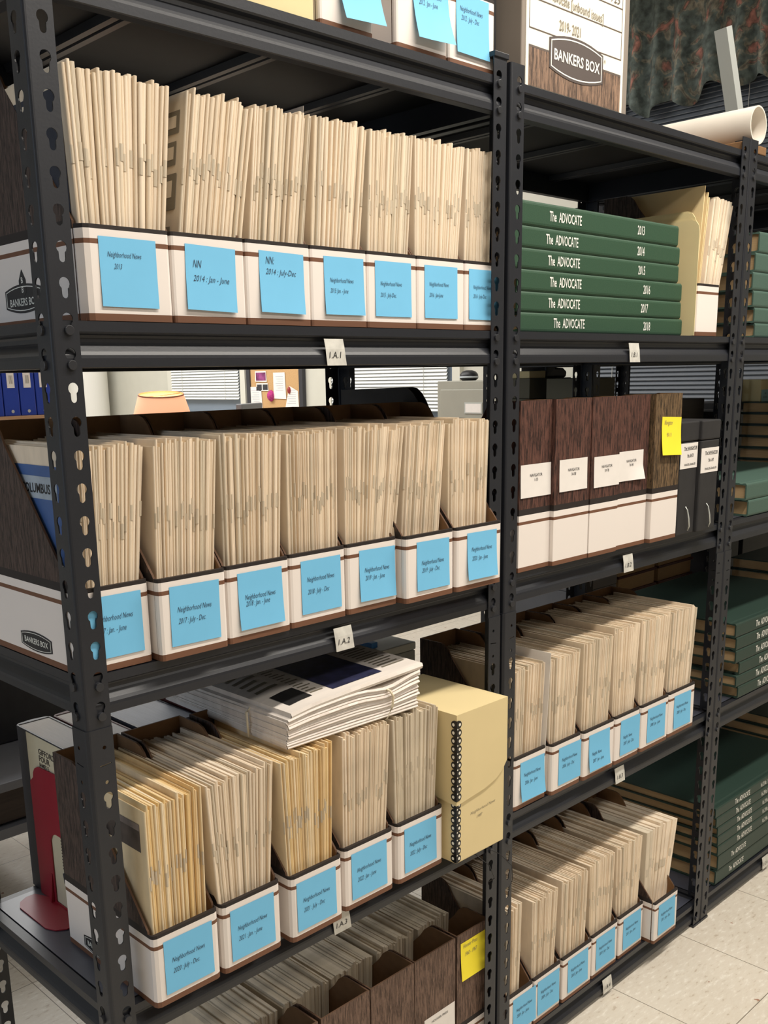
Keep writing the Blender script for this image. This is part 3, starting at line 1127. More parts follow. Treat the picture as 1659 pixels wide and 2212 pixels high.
def lace(z0, z1, off):
    b = MB()
    w = MB()
    n = int(round((z1 - z0) / 0.0137))
    p = (z1 - z0) / n
    # two narrow flats along the corner
    b.box(off - 0.0006, off + 0.0052, off - 0.0008, off, z0, z1)
    b.box(off - 0.0008, off, off, off + 0.0052, z0, z1)
    for k in range(n):
        zc = z0 + (k + 0.5) * p
        r = p * 0.46
        prt = [(off + 0.0052, zc - r)] + [(off + 0.0062 + r * 0.82 * math.cos(a), zc + r * math.sin(a)) for a in [math.radians(-80 + 20 * q) for q in range(9)]] + [(off + 0.0052, zc + r)]
        b.prism(prt, 'y', off - 0.0008, off)
        b.prism(prt, 'x', off - 0.0008, off)
        h = [(off + 0.0066 + r * 0.42 * math.cos(a), zc + r * 0.46 * math.sin(a)) for a in [2 * math.pi * q / 8 for q in range(8)]]
        w.poly([(q[0], off - 0.0010, q[1]) for q in h])
        w.poly([(off - 0.0010, q[0], q[1]) for q in h])
        zq = zc + p * 0.5
        if k < n - 1:
            d = [(0.0014 * math.cos(a), 0.0015 * math.sin(a)) for a in [2 * math.pi * q / 8 for q in range(8)]]
            w.poly([(off + 0.0014 + q[0], off - 0.0011, zq + q[1]) for q in d])
    e = b.build('metal_edge', 'metal_black', yb)
    w.build('punched_hole', 'white_board', e, recalc=False)


lace(0.002, 0.114, 0.0)
lace(0.116, YH - 0.010, -LT)
b = MB()
put_text(b, 'Neighborhood News', (0.036, -0.0004, 0.078), (1, 0, 0.06), (0, 0, 1), size=0.0078, shear=0.3, bold=-0.01)
put_text(b, '1987', (0.052, -0.0004, 0.067), (1, 0, 0.06), (0, 0, 1), size=0.0078, shear=0.3, bold=-0.01)
b.build('handwriting', 'ink_grey', yb, recalc=False)
for q in ([(0.055, 0.01, -0.001), (0.075, -0.012, -0.026), (0.095, -0.008, -0.06), (0.112, 0.02, -0.085)], [(0.085, 0.01, -0.001), (0.112, -0.006, -0.02), (0.145, -0.008, -0.055), (0.150, -0.006, -0.085), (0.138, -0.006, -0.10)]):
    b = MB()
    b.tube(q, 0.0007, 6)
    b.build('tie_string', 'ink_black', yb, smooth=True)

for (xb, xt, y0_, y1_, zb_, h_, lb) in ((0.3655, 0.3990, 0.045, 0.20, Z1, 0.288, 'white sheet sticking up between the third and fourth files of the upper row'),
                                      (0.9335, 0.9500, 0.004, 0.20, Z3, 0.286, 'white sheet between the first and second files of middle bay\'s upper row')):
    b = MB()
    b.box(-0.0004, 0.0004, 0, y1_ - y0_, 0, h_)
    tag(b.build('paper_sheet', 'paper_white', None, (xb, y0_, zb_ + 0.0035), (0, math.atan2(xt - xb, 0.27), 0)), lb, 'paper')

# --- bundle of newspapers with rubber bands lying on the files
BX, BY, BZ = 0.283, -0.014, 0.8555
RZB = -0.03
rr = random.Random(3)
bl = 'folded white newspaper in the banded bundle lying on top of the files'
NB = 13
zc = BZ
for k in range(NB):
    hh = 0.0046 if k < NB - 1 else 0.009
    b = MB()
    L, D = 0.268 + rr.uniform(-0.002, 0.003), 0.33
    y0 = rr.uniform(0, 0.004)
    NX, NY = 14, 8
    def zf(u, v, e):
        q = k / NB
        z = 0.0012 * math.sin(4.0 * u + 1.7 * k) * (0.3 + v) + 0.004 * v * q - 0.010 * q * (1 - u) ** 2 + 0.007 * q * u * u - (0.012 * q * math.exp(-((u - 0.74) / 0.16) ** 2) if k < NB - 1 else 0.0) - 0.010 * q * max(0.0, 1 - u * 6) * (0.4 + v)
        return z + e
    vs = []
    for e in (0, hh):
        for j in range(NY + 1):
            for i in range(NX + 1):
                vs.append((L * i / NX, y0 + D * j / NY, zf(i / NX, j / NY, e)))
    n = (NX + 1) * (NY + 1)
    fs = []
    for j in range(NY):
        for i in range(NX):
            a = j * (NX + 1) + i
            q = (a, a + 1, a + NX + 2, a + NX + 1)
            fs.append(tuple(reversed(q)))
            fs.append(tuple(s + n for s in q))
    b.add(vs, fs)
    # rounded folded front edge and plain other edges
    fr = [(i, i + n) for i in range(NX + 1)]
    for i in range(NX):
        p0, p1 = vs[i], vs[i + 1]
        t0, t1 = vs[i + n], vs[i + 1 + n]
        m0 = (p0[0], p0[1] - 0.002, (p0[2] + t0[2]) / 2)
        m1 = (p1[0], p1[1] - 0.002, (p1[2] + t1[2]) / 2)
        b.poly([p0, p1, m1, m0])
        b.poly([m0, m1, t1, t0])
    for j in range(NY):
        a, c = j * (NX + 1), (j + 1) * (NX + 1)
        b.poly([vs[a + n], vs[c + n], vs[c], vs[a]])
        a, c = a + NX, c + NX
        b.poly([vs[a], vs[c], vs[c + n], vs[a + n]])
    for i in range(NX):
        a = NY * (NX + 1) + i
        b.poly([vs[a], vs[a + n], vs[a + 1 + n], vs[a + 1]])
    o = b.build('newspaper', 'news_white', None, (BX + (0.010 if k == NB - 1 else 0) + rr.uniform(-0.002, 0.002), BY + (0.0 if k < NB - 1 else 0.002), zc), (0, 0, RZB), smooth=False, recalc=False)
    tag(o, bl if k < NB - 1 else 'topmost newspaper of the banded bundle, dark blue photograph on its front page', 'newspaper', 'newspapers in the banded bundle' if k < NB - 1 else None)
    N_IND[0] += 1
    if k == NB - 1:
        p = MB()
        t = MB()
        def top(u, v):
            return (L * u, y0 + D * v, zf(u, v, hh) + 0.0008)
        def patch(mb, u0, u1, v0, v1, nu=6, nv=6):
            for a in range(nu):
                for c in range(nv):
                    ua, ub = u0 + (u1 - u0) * a / nu, u0 + (u1 - u0) * (a + 1) / nu
                    va, vb = v0 + (v1 - v0) * c / nv, v0 + (v1 - v0) * (c + 1) / nv
                    mb.poly([top(ua, va), top(ub, va), top(ub, vb), top(ua, vb)])
        patch(p, 0.36, 0.74, 0.06, 0.62)
        pm = mat('dark_blue_photo', S(34, 36, 66), 0.6, 0, 0.5, 60)
        p.build('front_photo', pm, o, recalc=False)
        p2 = MB()
        patch(p2, 0.06, 0.22, 0.07, 0.22, 2, 2)
        p2.build('advert_block', 'ink_black', o, recalc=False)
        for u0, u1, va, nn, dv, hh_ in ((0.79, 0.97, 0.10, 26, 0.031, 0.012), (0.24, 0.33, 0.10, 26, 0.031, 0.011), (0.05, 0.20, 0.30, 9, 0.06, 0.025)):
            t = MB()
            for v in range(nn):
                patch(t, u0, u1 - 0.02 * (v % 3), va + v * dv, va + v * dv + hh_, 3, 1)
            c = t.build('text_column', 'ink_grey', o, recalc=False)
            c['kind'] = 'stuff'
    zc += hh + 0.0001
BT = zc - BZ
for nm, pth, lb in (('rubber_band', [(0.192, -0.003, -0.003), (0.204, -0.005, 0.018), (0.206, -0.005, 0.034), (0.200, -0.004, 0.044), (0.197, 0.006, 0.0475), (0.196, 0.03, 0.048)], 'cream rubber band around the front of the newspaper bundle'),
                    ('rubber_band', [(-0.005, 0.09, -0.002), (-0.005, 0.092, 0.015), (-0.005, 0.094, 0.036), (0.002, 0.094, 0.041), (0.03, 0.095, 0.044)], 'cream rubber band around the left end of the newspaper bundle')):
    b = MB()
    b.tube(pth, 0.0019, 8)
    tag(b.build(nm, 'rubber', None, (BX, BY, BZ), (0, 0, RZB), smooth=True), lb, 'rubber band')

# --- bottom shelf, left bay: files turned round, backs to the front
A4 = [(0.230, 0.345), (0.352, 0.462), (0.465, 0.573), (0.575, 0.685), (0.690, 0.784)]
A4L = ['woodgrain file turned backwards on left bay\'s bottom shelf, leftmost one',
       'woodgrain file turned backwards on left bay\'s bottom shelf, second from left',
       'woodgrain file turned backwards on left bay\'s bottom shelf, third from left',
       'woodgrain file turned backwards on the bottom shelf, white paper label on it',
       'woodgrain file turned backwards on the bottom shelf, yellow sticky note on it']
for i, (x0, x1) in enumerate(A4):
    t = mag_file(x0, x1, 0.014, Z4, A4L[i], 'print_brown', rev=True, inner='kraft')
    fill_file(0.322, Z4, (x0 + 0.010, x1 - 0.010), (x0 + 0.002, x1 - 0.002), 20, None, None, 'paper_grey', reverse=True, h0=1.0)
    if i == 4:
        # parent frame is turned by 180 degrees: hang the note from a small turned holder frame
        s = sheet(t, 'sticky_note', -0.084, 0.281, 0.0765, 0.0775, 'note_y', [('Hoosier Press', 0.006, 0.012, dict(HW, size=0.012)), ('1960 - 1967', 0.010, 0.030, dict(HW, size=0.012))], curl=0.004, ink='ink_grey')
        s.location = (0, FD, 0)
        s.rotation_euler = (0, 0, math.pi)
    if i == 3:
        s = sheet(t, 'paper_label', -0.086, 0.170, 0.084, 0.062, 'paper_white', [('HOOSIER PRESS', 0.042, 0.014, dict(size=0.0065, align='CENTER'))], curl=0.001, ink='ink_black')
        s.location = (0, FD, 0)
        s.rotation_euler = (0, 0, math.pi)

# --- middle bay, shelf 2: five files turned round and two black boxes
B2 = [(0.8345, 0.9265, -0.002, 'print_red', 'NAVIGATOR', '1-33', (0.0025, 0.190, 0.089, 0.058)),
      (0.9275, 1.0400, -0.010, 'print_red', 'NAVIGATOR', '34-58', (0.014, 0.192, 0.089, 0.058)),
      (1.0415, 1.1380, -0.012, 'print_red', 'NAVIGATOR', '59-78', (0.009, 0.190, 0.087, 0.058)),
      (1.1390, 1.2530, -0.007, 'print_red', 'NAVIGATOR', '76-98', (0.006, 0.193, 0.089, 0.058)),
      (1.2600, 1.3640, -0.016, 'print_gold', '', '', None)]
for i, (x0, x1, y, pm, l1, l2, sh) in enumerate(B2):
    lab = ('reddish woodgrain file turned backwards, %s from left, white paper label on it' % ordn[i]) if sh else 'brownish woodgrain file turned backwards beside the black cases, yellow sticky note on it'
    t = mag_file(x0, x1, y, Z2, lab, pm, rev=True, chamfer=0.004)
    w = x1 - x0
    if sh:
        s = sheet(t, 'paper_label', -w + sh[0], sh[1], sh[2], sh[3], 'paper_white', [(l1, sh[2] / 2, 0.022, dict(size=0.0075, align='CENTER', sx=0.85)), (l2, sh[2] / 2, 0.030, dict(size=0.0075, align='CENTER', sx=0.85))], curl=0.001, ink='ink_black', corner=0.01 if i == 3 else 0)
    else:
        s = sheet(t, 'sticky_note', -w + 0.026, 0.255, 0.0775, 0.077, 'note_y', [('Navigator', 0.008, 0.016, dict(HW, size=0.014)), ('98-111', 0.018, 0.040, dict(HW, size=0.012))], curl=0.007, rot=-0.05, ink='ink_grey')
    s.location = (0, FD, 0)
    s.rotation_euler = (0, 0, math.pi)
for x0, x1, y, l2, l3, lab in ((1.372, 1.446, -0.014, 'No. 50-73', 'January 2006 - December 2007', 'black document case with white label, left one, beside the brownish file'),
                               (1.449, 1.528, -0.021, 'No. 1-49', 'November 2001 - December 2005', 'black document case with white label, right one, next to the post')):
    t = thing('document_case', lab, 'box', (x0, y, Z2))
    w = x1 - x0
    b = MB()
    b.box(0, w, 0, 0.30, 0, 0.198)
    b.build('body', 'black_card', t, bevel=0.003)
    b = MB()
    b.box(-0.0012, w + 0.0012, -0.0012, 0.3012, 0.199, 0.240)
    b.build('lid', 'black_card', t, bevel=0.003)
    b = MB()
    zl = 0.142 if 'No. 50' in l2 else 0.128
    b.box(0.000, w - 0.002, -0.0008, 0.0, zl, zl + 0.053)
    lb = b.build('paper_label', 'paper_white', t)
    b = MB()
    c = w / 2 + 0.004
    for s_, dz, sz in (('The NAVIGATOR', 0.040, 0.0086), (l2, 0.025, 0.0075), (l3, 0.008, 0.0044)):
        put_text(b, s_, (c, -0.0012, zl + dz), (1, 0, 0), (0, 0, 1), size=sz, align='CENTER', bold=0.01, sx=0.85)
        vs, fs = glyphs(s_, size=sz, align='CENTER', bold=0.01, sx=0.85)
        xw = max(v[0] for v in vs)
        b.poly([(c - xw, -0.0012, zl + dz - 0.0015), (c + xw, -0.0012, zl + dz - 0.0015), (c + xw, -0.0012, zl + dz - 0.0008), (c - xw, -0.0012, zl + dz - 0.0008)])
    b.build('printing', 'ink_black', lb, recalc=False)
    b = MB()
    b.tube([(w * 0.44, -0.001, 0.060), (w * 0.42, -0.006, 0.054), (w * 0.43, -0.010, 0.036), (w * 0.5, -0.009, 0.018), (w * 0.60, -0.002, 0.008)], 0.0016, 8)
    b.build('pull_ring', 'alu', t, smooth=True)

# --- middle bay, shelves 3 and 4: files with blue notes
B3 = [(0.8370, 0.9450, 0.003, (0.843, 0.930), (0.845, 0.946), '2006 : Jan - June'), (0.9490, 1.0480, -0.006, (0.955, 1.034), (0.957, 1.052), '2006 : July - Dec'),
      (1.0520, 1.1650, -0.010, (1.058, 1.150), (1.060, 1.165), '2007 : Jan - June'), (1.1690, 1.2660, -0.010, (1.175, 1.252), (1.170, 1.272), '2007 : July - Dec'),
      (1.2700, 1.3850, -0.012, (1.276, 1.370), (1.277, 1.394), '2008 : Jan. - June'), (1.3900, 1.5080, -0.010, (1.397, 1.492), (1.403, 1.516), '2008 : July - Dec')]
for i, (x0, x1, y, base, top, l2) in enumerate(B3):
    t = mag_file(x0, x1, y, Z3, file_label(i, 'upper', 'middle'), chamfer=0.008 if i == 0 else 0.005)
    sheet(t, 'sticky_note', (0.022, 0.022, 0.018, 0.020, 0.024, 0.022)[i], 0.0925, 0.0765, 0.0775, 'note',
          hand('Neighborhood News' if i not in (2, 3) else 'Neighb. News', l2, 0.010, (0.03, 0.03, 0.045, 0.042, 0.028, 0.03)[i], 0.012, (0.046, 0.044, 0.060, 0.056, 0.042, 0.044)[i]),
          curl=(0.006, 0.001, 0.005, 0.001, 0.001, 0.002)[i], rot=-0.01)
    fill_file(y + 0.011, Z3, base, top, 32, h0=(0.995, 1.0, 1.04, 1.065, 1.06, 1.045)[i])
B4 = [(0.8360, 0.9150, 0.002, (0.842, 0.882), (0.840, 0.890), '2009 : Jan - June', 8), (0.9200, 1.0130, 0.003, (0.928, 1.000), (0.925, 1.014), '2009 : July - Dec', 20),
      (1.0220, 1.1310, 0.003, (1.029, 1.116), (1.030, 1.124), '2010 : Jan - June', 22), (1.1390, 1.2400, 0.006, (1.146, 1.226), (1.136, 1.236), '2010 : July - Dec', 20),
      (1.2480, 1.3500, 0.006, (1.256, 1.336), (1.246, 1.350), '2011 : Jan - June', 20), (1.3590, 1.4640, -0.020, (1.366, 1.445), (1.362, 1.498), '2011 : July - Dec', 9)]
for i, (x0, x1, y, base, top, l2, n) in enumerate(B4):
    t = mag_file(x0, x1, y, Z4, file_label(i, 'bottom', 'middle'), chamfer=0.003)
    sheet(t, 'sticky_note', (0.012, 0.012, 0.018, 0.014, 0.016, 0.016)[i], 0.0935, 0.0765, 0.0775, 'note',
          hand('Neighborhood News', l2, 0.010, 0.031, 0.012, 0.045), curl=0.0015, rot=0.0)
    fill_file(max(y + 0.011, 0.010), Z4, base, top, int(n * 1.3), h0=1.0 if i else 1.06)

# --- middle bay, shelf 1: file of folders beside the green books
t = mag_file(1.4580, 1.5520, 0.012, Z1, 'white magazine file without a note, right of the six green volumes')
fill_file(0.012 + 0.011, Z1, (1.496, 1.545), (1.530, 1.655 - 0.04), 11, h0=1.05)
for k, (x, y0, y1, zt, tilt, lb) in enumerate(((1.4645, 0.028, 0.24, 0.300, 0.10, 'tallest cream envelope, leftmost of those leaning beside the newspapers'), (1.4730, 0.026, 0.22, 0.288, 0.11, 'cream printed sheet with ruled border, middle of the envelopes by the newspapers'), (1.4840, 0.030, 0.215, 0.280, 0.12, 'tan sheet with ruled border, rightmost of the envelopes by the newspapers'))):
    e = thing('paper_envelope', lb, 'envelope', (x, y0, Z1 + 0.004))
    b = MB()
    b.box(-0.0015, 0.0015, 0, y1 - y0, 0, zt)
    b.build('sheet', 'manila', e)
    e.rotation_euler = (0, tilt, 0)
    if k:
        b = MB()
        for zz in (zt - 0.024, zt - 0.030):
            b.box(-0.0019, -0.0015, 0.012, y1 - y0 - 0.01, zz, zz + 0.0014)
        b.box(-0.0019, -0.0015, 0.012, 0.0134, zt - 0.08, zt - 0.024)
        b.build('printed_border', 'ink_black', e)
for k, (x, ya, h, lb) in enumerate(((1.4375, 0.006, 0.230, 'pale manila folder standing against the green volumes, front one'), (1.4480, 0.020, 0.246, 'pale manila folder standing against the green volumes, taller one behind'))):
    f = thing('manila_folder', lb, 'folder', (x, ya, Z1))
    b = MB()
    L = 0.30
    pr = [(0, 0), (L, 0), (L, h), (0.018, h), (0.008, h - 0.004), (0.002, h - 0.012), (0, h - 0.022)]
    b.prism(pr, 'x', 0.0, 0.0016)
    b.build('front_leaf', 'cream', f)
    b = MB()
    b.prism([(p[0] + 0.004, p[1] + 0.004) for p in pr], 'x', 0.0035, 0.0048)
    b.build('back_leaf', 'cream', f)

# ------------------------------------------------------------------ bound volumes


def volume(x0, y0, zb, L, D, H, label, cloth, text=None, group=None, tx=0.07, year=None, yx=0.4, sx=0.56, ts=0.0235, roundness=0.0):
    t = thing('bound_volume', label, 'book', (x0, y0, zb), 0, group)
    T = 0.0032
    b = MB()
    # covers and spine in one section: groove along the hinge
    r = min(0.006, H * 0.16)
    top = [(D, H), (0.020, H), (0.016, H - 0.0012), (0.012, H - 0.0012), (0.008, H), (r * 0.5, H), (0.0006, H - r * 0.5), (0, H - r), (0, r), (0.0006, r * 0.5), (r * 0.5, 0), (0.008, 0), (0.012, 0.0012), (0.016, 0.0012), (0.020, 0), (D, 0),
           (D, T), (0.012, T + 0.001), (T, T + 0.002), (T, H - T - 0.002), (0.012, H - T - 0.001), (D, H - T)]
    b.prism(top, 'x', 0, L)
    b.build('cover', cloth, t)
    b = MB()
    b.prism([(0.005, T + 0.0012), (D - 0.006, T + 0.0004), (D - 0.006, H - T - 0.0004), (0.005, H - T - 0.0012)], 'x', 0.006, L - 0.006)
    b.build('pages', 'pages', t)
    if text:
        b = MB()
        z = H / 2 - ts * 0.34
        put_text(b, text, (tx, -0.0006, z), (1, 0, 0), (0, 0, 1), size=ts, bold=0.012, sx=sx)
        b.build('spine_title', 'white_ink', t, recalc=False)
        if year:
            b = MB()
            put_text(b, year, (yx, -0.0006, z), (1, 0, 0), (0, 0, 1), size=ts * (1.0 if len(year) < 6 else 0.86), bold=0.010, sx=sx * (1.0 if len(year) < 6 else 0.75))
            b.build('spine_date', 'white_ink', t, recalc=False)
    return t


ords = ['top', 'second', 'third', 'fourth', 'fifth', 'bottom']
z = Z1
rows = [(2018, 0.0335, 0.963, 1.268, 1.422), (2017, 0.0345, 0.946, 1.256, 1.414), (2016, 0.0365, 0.949, 1.262, 1.414), (2015, 0.0345, 0.942, 1.240, 1.397), (2014, 0.0355, 0.935, 1.234, 1.398), (2013, 0.0405, 0.944, 1.232, 1.389)]
for k, (yr, h, tx, yx, xr) in enumerate(rows):
    x0 = xr - 0.558
    volume(max(x0, 0.8335), 0.026, z, min(0.558, xr - 0.8335), 0.355, h - 0.0006, 'green volume, %s of the six stacked on the middle bay\'s upper shelf' % ['bottom one', 'second from bottom', 'third from bottom', 'third from top', 'second from top', 'top one'][k],
           'cloth_green', 'The  ADVOCATE', tx=tx - max(x0, 0.8335), year=str(yr), yx=yx - max(x0, 0.8335))
    z += h

# right bay, shelf 1: six volumes, ends toward the left
z = Z1
C1 = [(1.755, 0.0325, 0.0), (1.748, 0.0345, 0.0), (1.736, 0.0375, 0.0), (1.728, 0.040, 0.0), (1.735, 0.042, 0.0), (1.748, 0.046, 0.0)]
for k, (x0, h, d) in enumerate(C1):
    volume(x0, 0.022, z, 0.56, 0.365, h - 0.0006, 'grey-green volume, %s of six on the right bay\'s upper shelf' % ['bottom one', 'second from bottom', 'third from bottom', 'third from top', 'second from top', 'top one'][k], 'cloth_teal')
    z += h
# shelf 2: two volumes, a further stack on top of them
z = Z2
for k, (x0, h) in enumerate(((1.741, 0.040), (1.725, 0.041))):
    volume(x0, 0.001, z, 0.56, 0.385, h - 0.0006, 'grey-green volume, %s of the lettered pair on the right bay\'s second shelf' % ['lower', 'upper'][k], 'cloth_teal', 'The  ADVOCATE', tx=0.21)
    z += h
# shelf 3: six volumes, three more set back on top
z = Z3
for k, (x0, h) in enumerate(((1.757, 0.0325), (1.742, 0.0305), (1.756, 0.0335), (1.732, 0.0345), (1.730, 0.0335), (1.722, 0.0365))):
    volume(x0, 0.001, z, 0.56, 0.385, h - 0.0006, 'dark green volume, %s of six on the right bay\'s third shelf' % ['bottom one', 'second from bottom', 'third from bottom', 'third from top', 'second from top', 'top one'][k], 'cloth_dark', 'The  ADVOCATE', tx=0.108, ts=0.0235)
    z += h
# shelf 4: seven volumes and two more on top
z = Z4
for k, (x0, h, y0) in enumerate(((1.7145, 0.043, 0.006), (1.716, 0.045, 0.003), (1.707, 0.0295, 0.001), (1.703, 0.0285, 0.001), (1.699, 0.0265, 0.001), (1.688, 0.0300, 0.001), (1.680, 0.0275, 0.001))):
    volume(x0, y0, z, 0.56, 0.385, h - 0.0006, 'dark green volume, %s of seven on the right bay\'s bottom shelf' % ['bottom one', 'second from bottom', 'third from bottom', 'middle one', 'third from top', 'second from top', 'top one'][k], 'cloth_dark',
           'The  ADVOCATE', tx=0.105 if k > 1 else 0.072, ts=0.0205, year='Vol. 29 No. 1' if k in (2, 3, 4, 5, 6) else None, yx=0.255)
    z += h
# the next bay to the right: stacks seen between the posts
qn = ['bottom one', 'second from bottom', 'third from bottom', 'fourth from bottom', 'fifth from bottom', 'sixth from bottom', 'top one']
for zz, nn, hh, nm in ((Z2, 7, 0.0350, 'second'), (Z3, 6, 0.0358, 'third'), (Z4, 6, 0.0350, 'bottom')):
    z = zz
    for k in range(nn):
        volume(2.492 + 0.004 * (k % 2), 0.012, z, 0.56, 0.38, hh - 0.0006, 'volume with brown page ends, %s of the farthest stack on the %s shelf' % (qn[k] if k < nn - 1 else 'top one', nm), 'cloth_dark')
        z += hh
    if zz is Z2:
        zt = z
# little boxes with a blue note on the pile
t = thing('index_box', 'small cream box with a pale blue note on the pile at the right edge', 'box', (2.50, 0.335, zt))
b = MB()
b.box(0, 0.10, 0, 0.09, 0, 0.066)
b.build('body', 'cream', t, bevel=0.002)
sheet(t, 'sticky_note', 0.004, 0.036, 0.076, 0.036, mat('pale_blue_note', S(150, 196, 206), 0.6), [('index', 0.02, 0.014, dict(HW)), ('by volume', 0.012, 0.025, dict(HW))], curl=0.002)
# ------------------------------------------------------------------ top of the middle bay: storage box, tube, pole
bx = thing('storage_box', 'white and woodgrain cardboard storage box on top of the middle bay', 'box', (0.838, 0.012, Z0))
W_, H_, D_ = 0.315, 0.262, 0.38
b = MB()
b.box(0, W_, 0.0, D_, 0, H_)
b.build('body', 'grey_card', bx, bevel=0.002)
b = MB()
b.box(0.0105, W_ - 0.018, -0.0012, 0.0, 0.002, H_ - 0.004)
fp = b.build('front_panel', 'white_board', bx)
mwood, nt, bs = new_mat('printed_woodgrain')
tc, wd = wood_nodes(nt, S(70, 54, 44), S(150, 120, 98), (60, 60, 6))
nt.links.new(wd.outputs['Color'], bs.inputs['Base Color'])
bs.inputs['Roughness'].default_value = 0.6
M['printed_wood'] = mwood
b = MB()
b.box(0.018, W_ - 0.026, -0.0017, -0.0012, 0.003, 0.060)
b.build('woodgrain_band', 'printed_wood', fp)
b = MB()
for z0_, z1_ in ((0.087, 0.0885), (0.131, 0.1325), (0.168, 0.1695), (0.0598, 0.063)):
    b.box(0.018, W_ - 0.026, -0.0018, -0.0012, z0_, z1_)
for x_ in (0.018, W_ - 0.027):
    b.box(x_, x_ + 0.001, -0.0017, -0.0012, 0.087, 0.25)
b.build('ruled_lines', mat('brown_rule', S(96, 84, 76), 0.6), fp)
b = MB()
EC = (0.152, 0.061)
b.prism(lens(EC[0], EC[1], 0.158, 0.068, 0.66), 'y', -0.0024, -0.0012)
em = b.build('emblem', mat('emblem_brown', S(84, 74, 70), 0.6), fp)
b = MB()
o_, i_ = lens(EC[0], EC[1], 0.150, 0.060, 0.66), lens(EC[0], EC[1], 0.146, 0.056, 0.66)
for k in range(len(o_)):
    j = (k + 1) % len(o_)
    b.poly([(o_[k][0], -0.0027, o_[k][1]), (o_[j][0], -0.0027, o_[j][1]), (i_[j][0], -0.0027, i_[j][1]), (i_[k][0], -0.0027, i_[k][1])])
put_text(b, 'BANKERS BOX', (EC[0], -0.0029, EC[1] - 0.0082), (1, 0, 0), (0, 0, 1), size=0.0235, bold=0.02, align='CENTER', sx=0.87)
b.build('emblem_lettering', 'white_ink', em, recalc=False)
b = MB()
put_text(b, '®', (EC[0] + 0.082, -0.0022, EC[1] + 0.012), (1, 0, 0), (0, 0, 1), size=0.008)
b.build('trade_sign', mat('brown_sign', S(96, 84, 76), 0.6), fp, recalc=False)
b = MB()
put_text(b, '725', (W_ - 0.066, -0.0022, 0.174), (1, 0, 0), (0, 0, 1), size=0.020, shear=0.2)
b.build('printing', mat('brown_print', S(96, 84, 76), 0.6), fp, recalc=False)
b = MB()
put_text(b, 'Advocate [unbound issues]', (0.072, -0.0022, 0.138), (1, 0, -0.02), (0, 0, 1), size=0.0205, bold=0.004, sx=0.70)
put_text(b, '2019- 2021', (0.099, -0.0022, 0.099), (1, 0, 0), (0, 0, 1), size=0.022, bold=0.004, sx=0.64)
b.build('handwriting', 'ink_grey', fp, recalc=False)
b = MB()
b.box(-0.004, W_ + 0.004, -0.004, D_ + 0.004, H_ + 0.001, H_ + 0.05)
b.build('lid', 'grey_card', bx, bevel=0.002)

t = thing('storage_box', 'dark grey box at the right end of the top shelf, behind the shelf post', 'box', (0.7865 - 0.012, 0.05, Z0))
b = MB()
b.box(0, 0.048, 0, 0.33, 0, 0.30)
b.build('body', 'black_card', t, bevel=0.002)

t = thing('mailing_tube', 'thick white mailing tube lying on top of the shelves at right', 'tube', (1.662, 0.002, Z0 + 0.0565))
b = MB()
b.lathe([(0.0385, 0.0), (0.0385, 0.47)], 56)
b.lathe([(0.0385, 0.47), (0.0355, 0.47)], 56)
b.lathe([(0.0355, 0.47), (0.0355, 0.0)], 56)
b.lathe([(0.0355, 0.0), (0.0385, 0.0)], 56)
b.build('tube', 'tube', t, rot=(math.radians(-90), 0, 0), smooth=True, recalc=False)
t.rotation_euler = (0, 0, 0.0)
t2 = thing('cardboard_sheet', 'flat brown cardboard lying under the white mailing tube', 'cardboard', (1.42, 0.06, Z0))
b = MB()
b.box(0, 0.19, 0, 0.30, 0, 0.006)
b.prism([(0.0, 0.006), (0.02, 0.012), (0.17, 0.0155), (0.19, 0.012), (0.19, 0.006)], 'y', 0.05, 0.30)
b.build('sheet', 'kraft', t2)
t2 = thing('cardboard_wedge', 'torn brown cardboard under the front of the mailing tube', 'cardboard', (1.600, 0.003, Z0))
b = MB()
b.box(0, 0.11, 0, 0.20, 0, 0.0175)
b.build('sheet', 'kraft', t2, bevel=0.002)
t3 = thing('aluminium_channel', 'long aluminium channel leaning up behind the mailing tube', 'metal channel')
b = MB()
p0, p1 = Vector((2.02, 0.20, Z0 + 0.001)), Vector((1.905, 0.225, 2.172))
dz = (p1 - p0)
Lc = dz.length
b.prism([(-0.018, -0.006), (0.018, -0.006), (0.018, 0.014), (0.015, 0.014), (0.015, -0.003), (0.002, -0.003), (0.002, 0.006), (-0.002, 0.006), (-0.002, -0.003), (-0.015, -0.003), (-0.015, 0.014), (-0.018, 0.014)], 'z', 0.006, Lc)
b.build('channel', 'alu', t3)
t3.location = p0
t3.rotation_euler = dz.to_track_quat('Z', 'Y').to_euler()

# ------------------------------------------------------------------ rear of the left bay, third shelf: books and a red bookend


def upright_book(x0, x1, y0, y1, zb, h, label, cov, pages='pages_white'):
    t = thing('book', label, 'book', (x0, y0, zb))
    w, d = x1 - x0, y1 - y0
    T = 0.003
    b = MB()
    b.box(0, T, 0, d, 0, h)
    b.box(w - T, w, 0, d, 0, h)
    b.prism([(0, d), (w, d), (w * 0.9, d + 0.006), (w * 0.5, d + 0.009), (w * 0.1, d + 0.006)], 'z', 0, h)
    b.build('cover', cov, t)
    b = MB()
    b.box(T, w - T, 0.005, d + 0.001, 0.004, h - 0.0012)
    b.build('pages', pages, t)
    return t


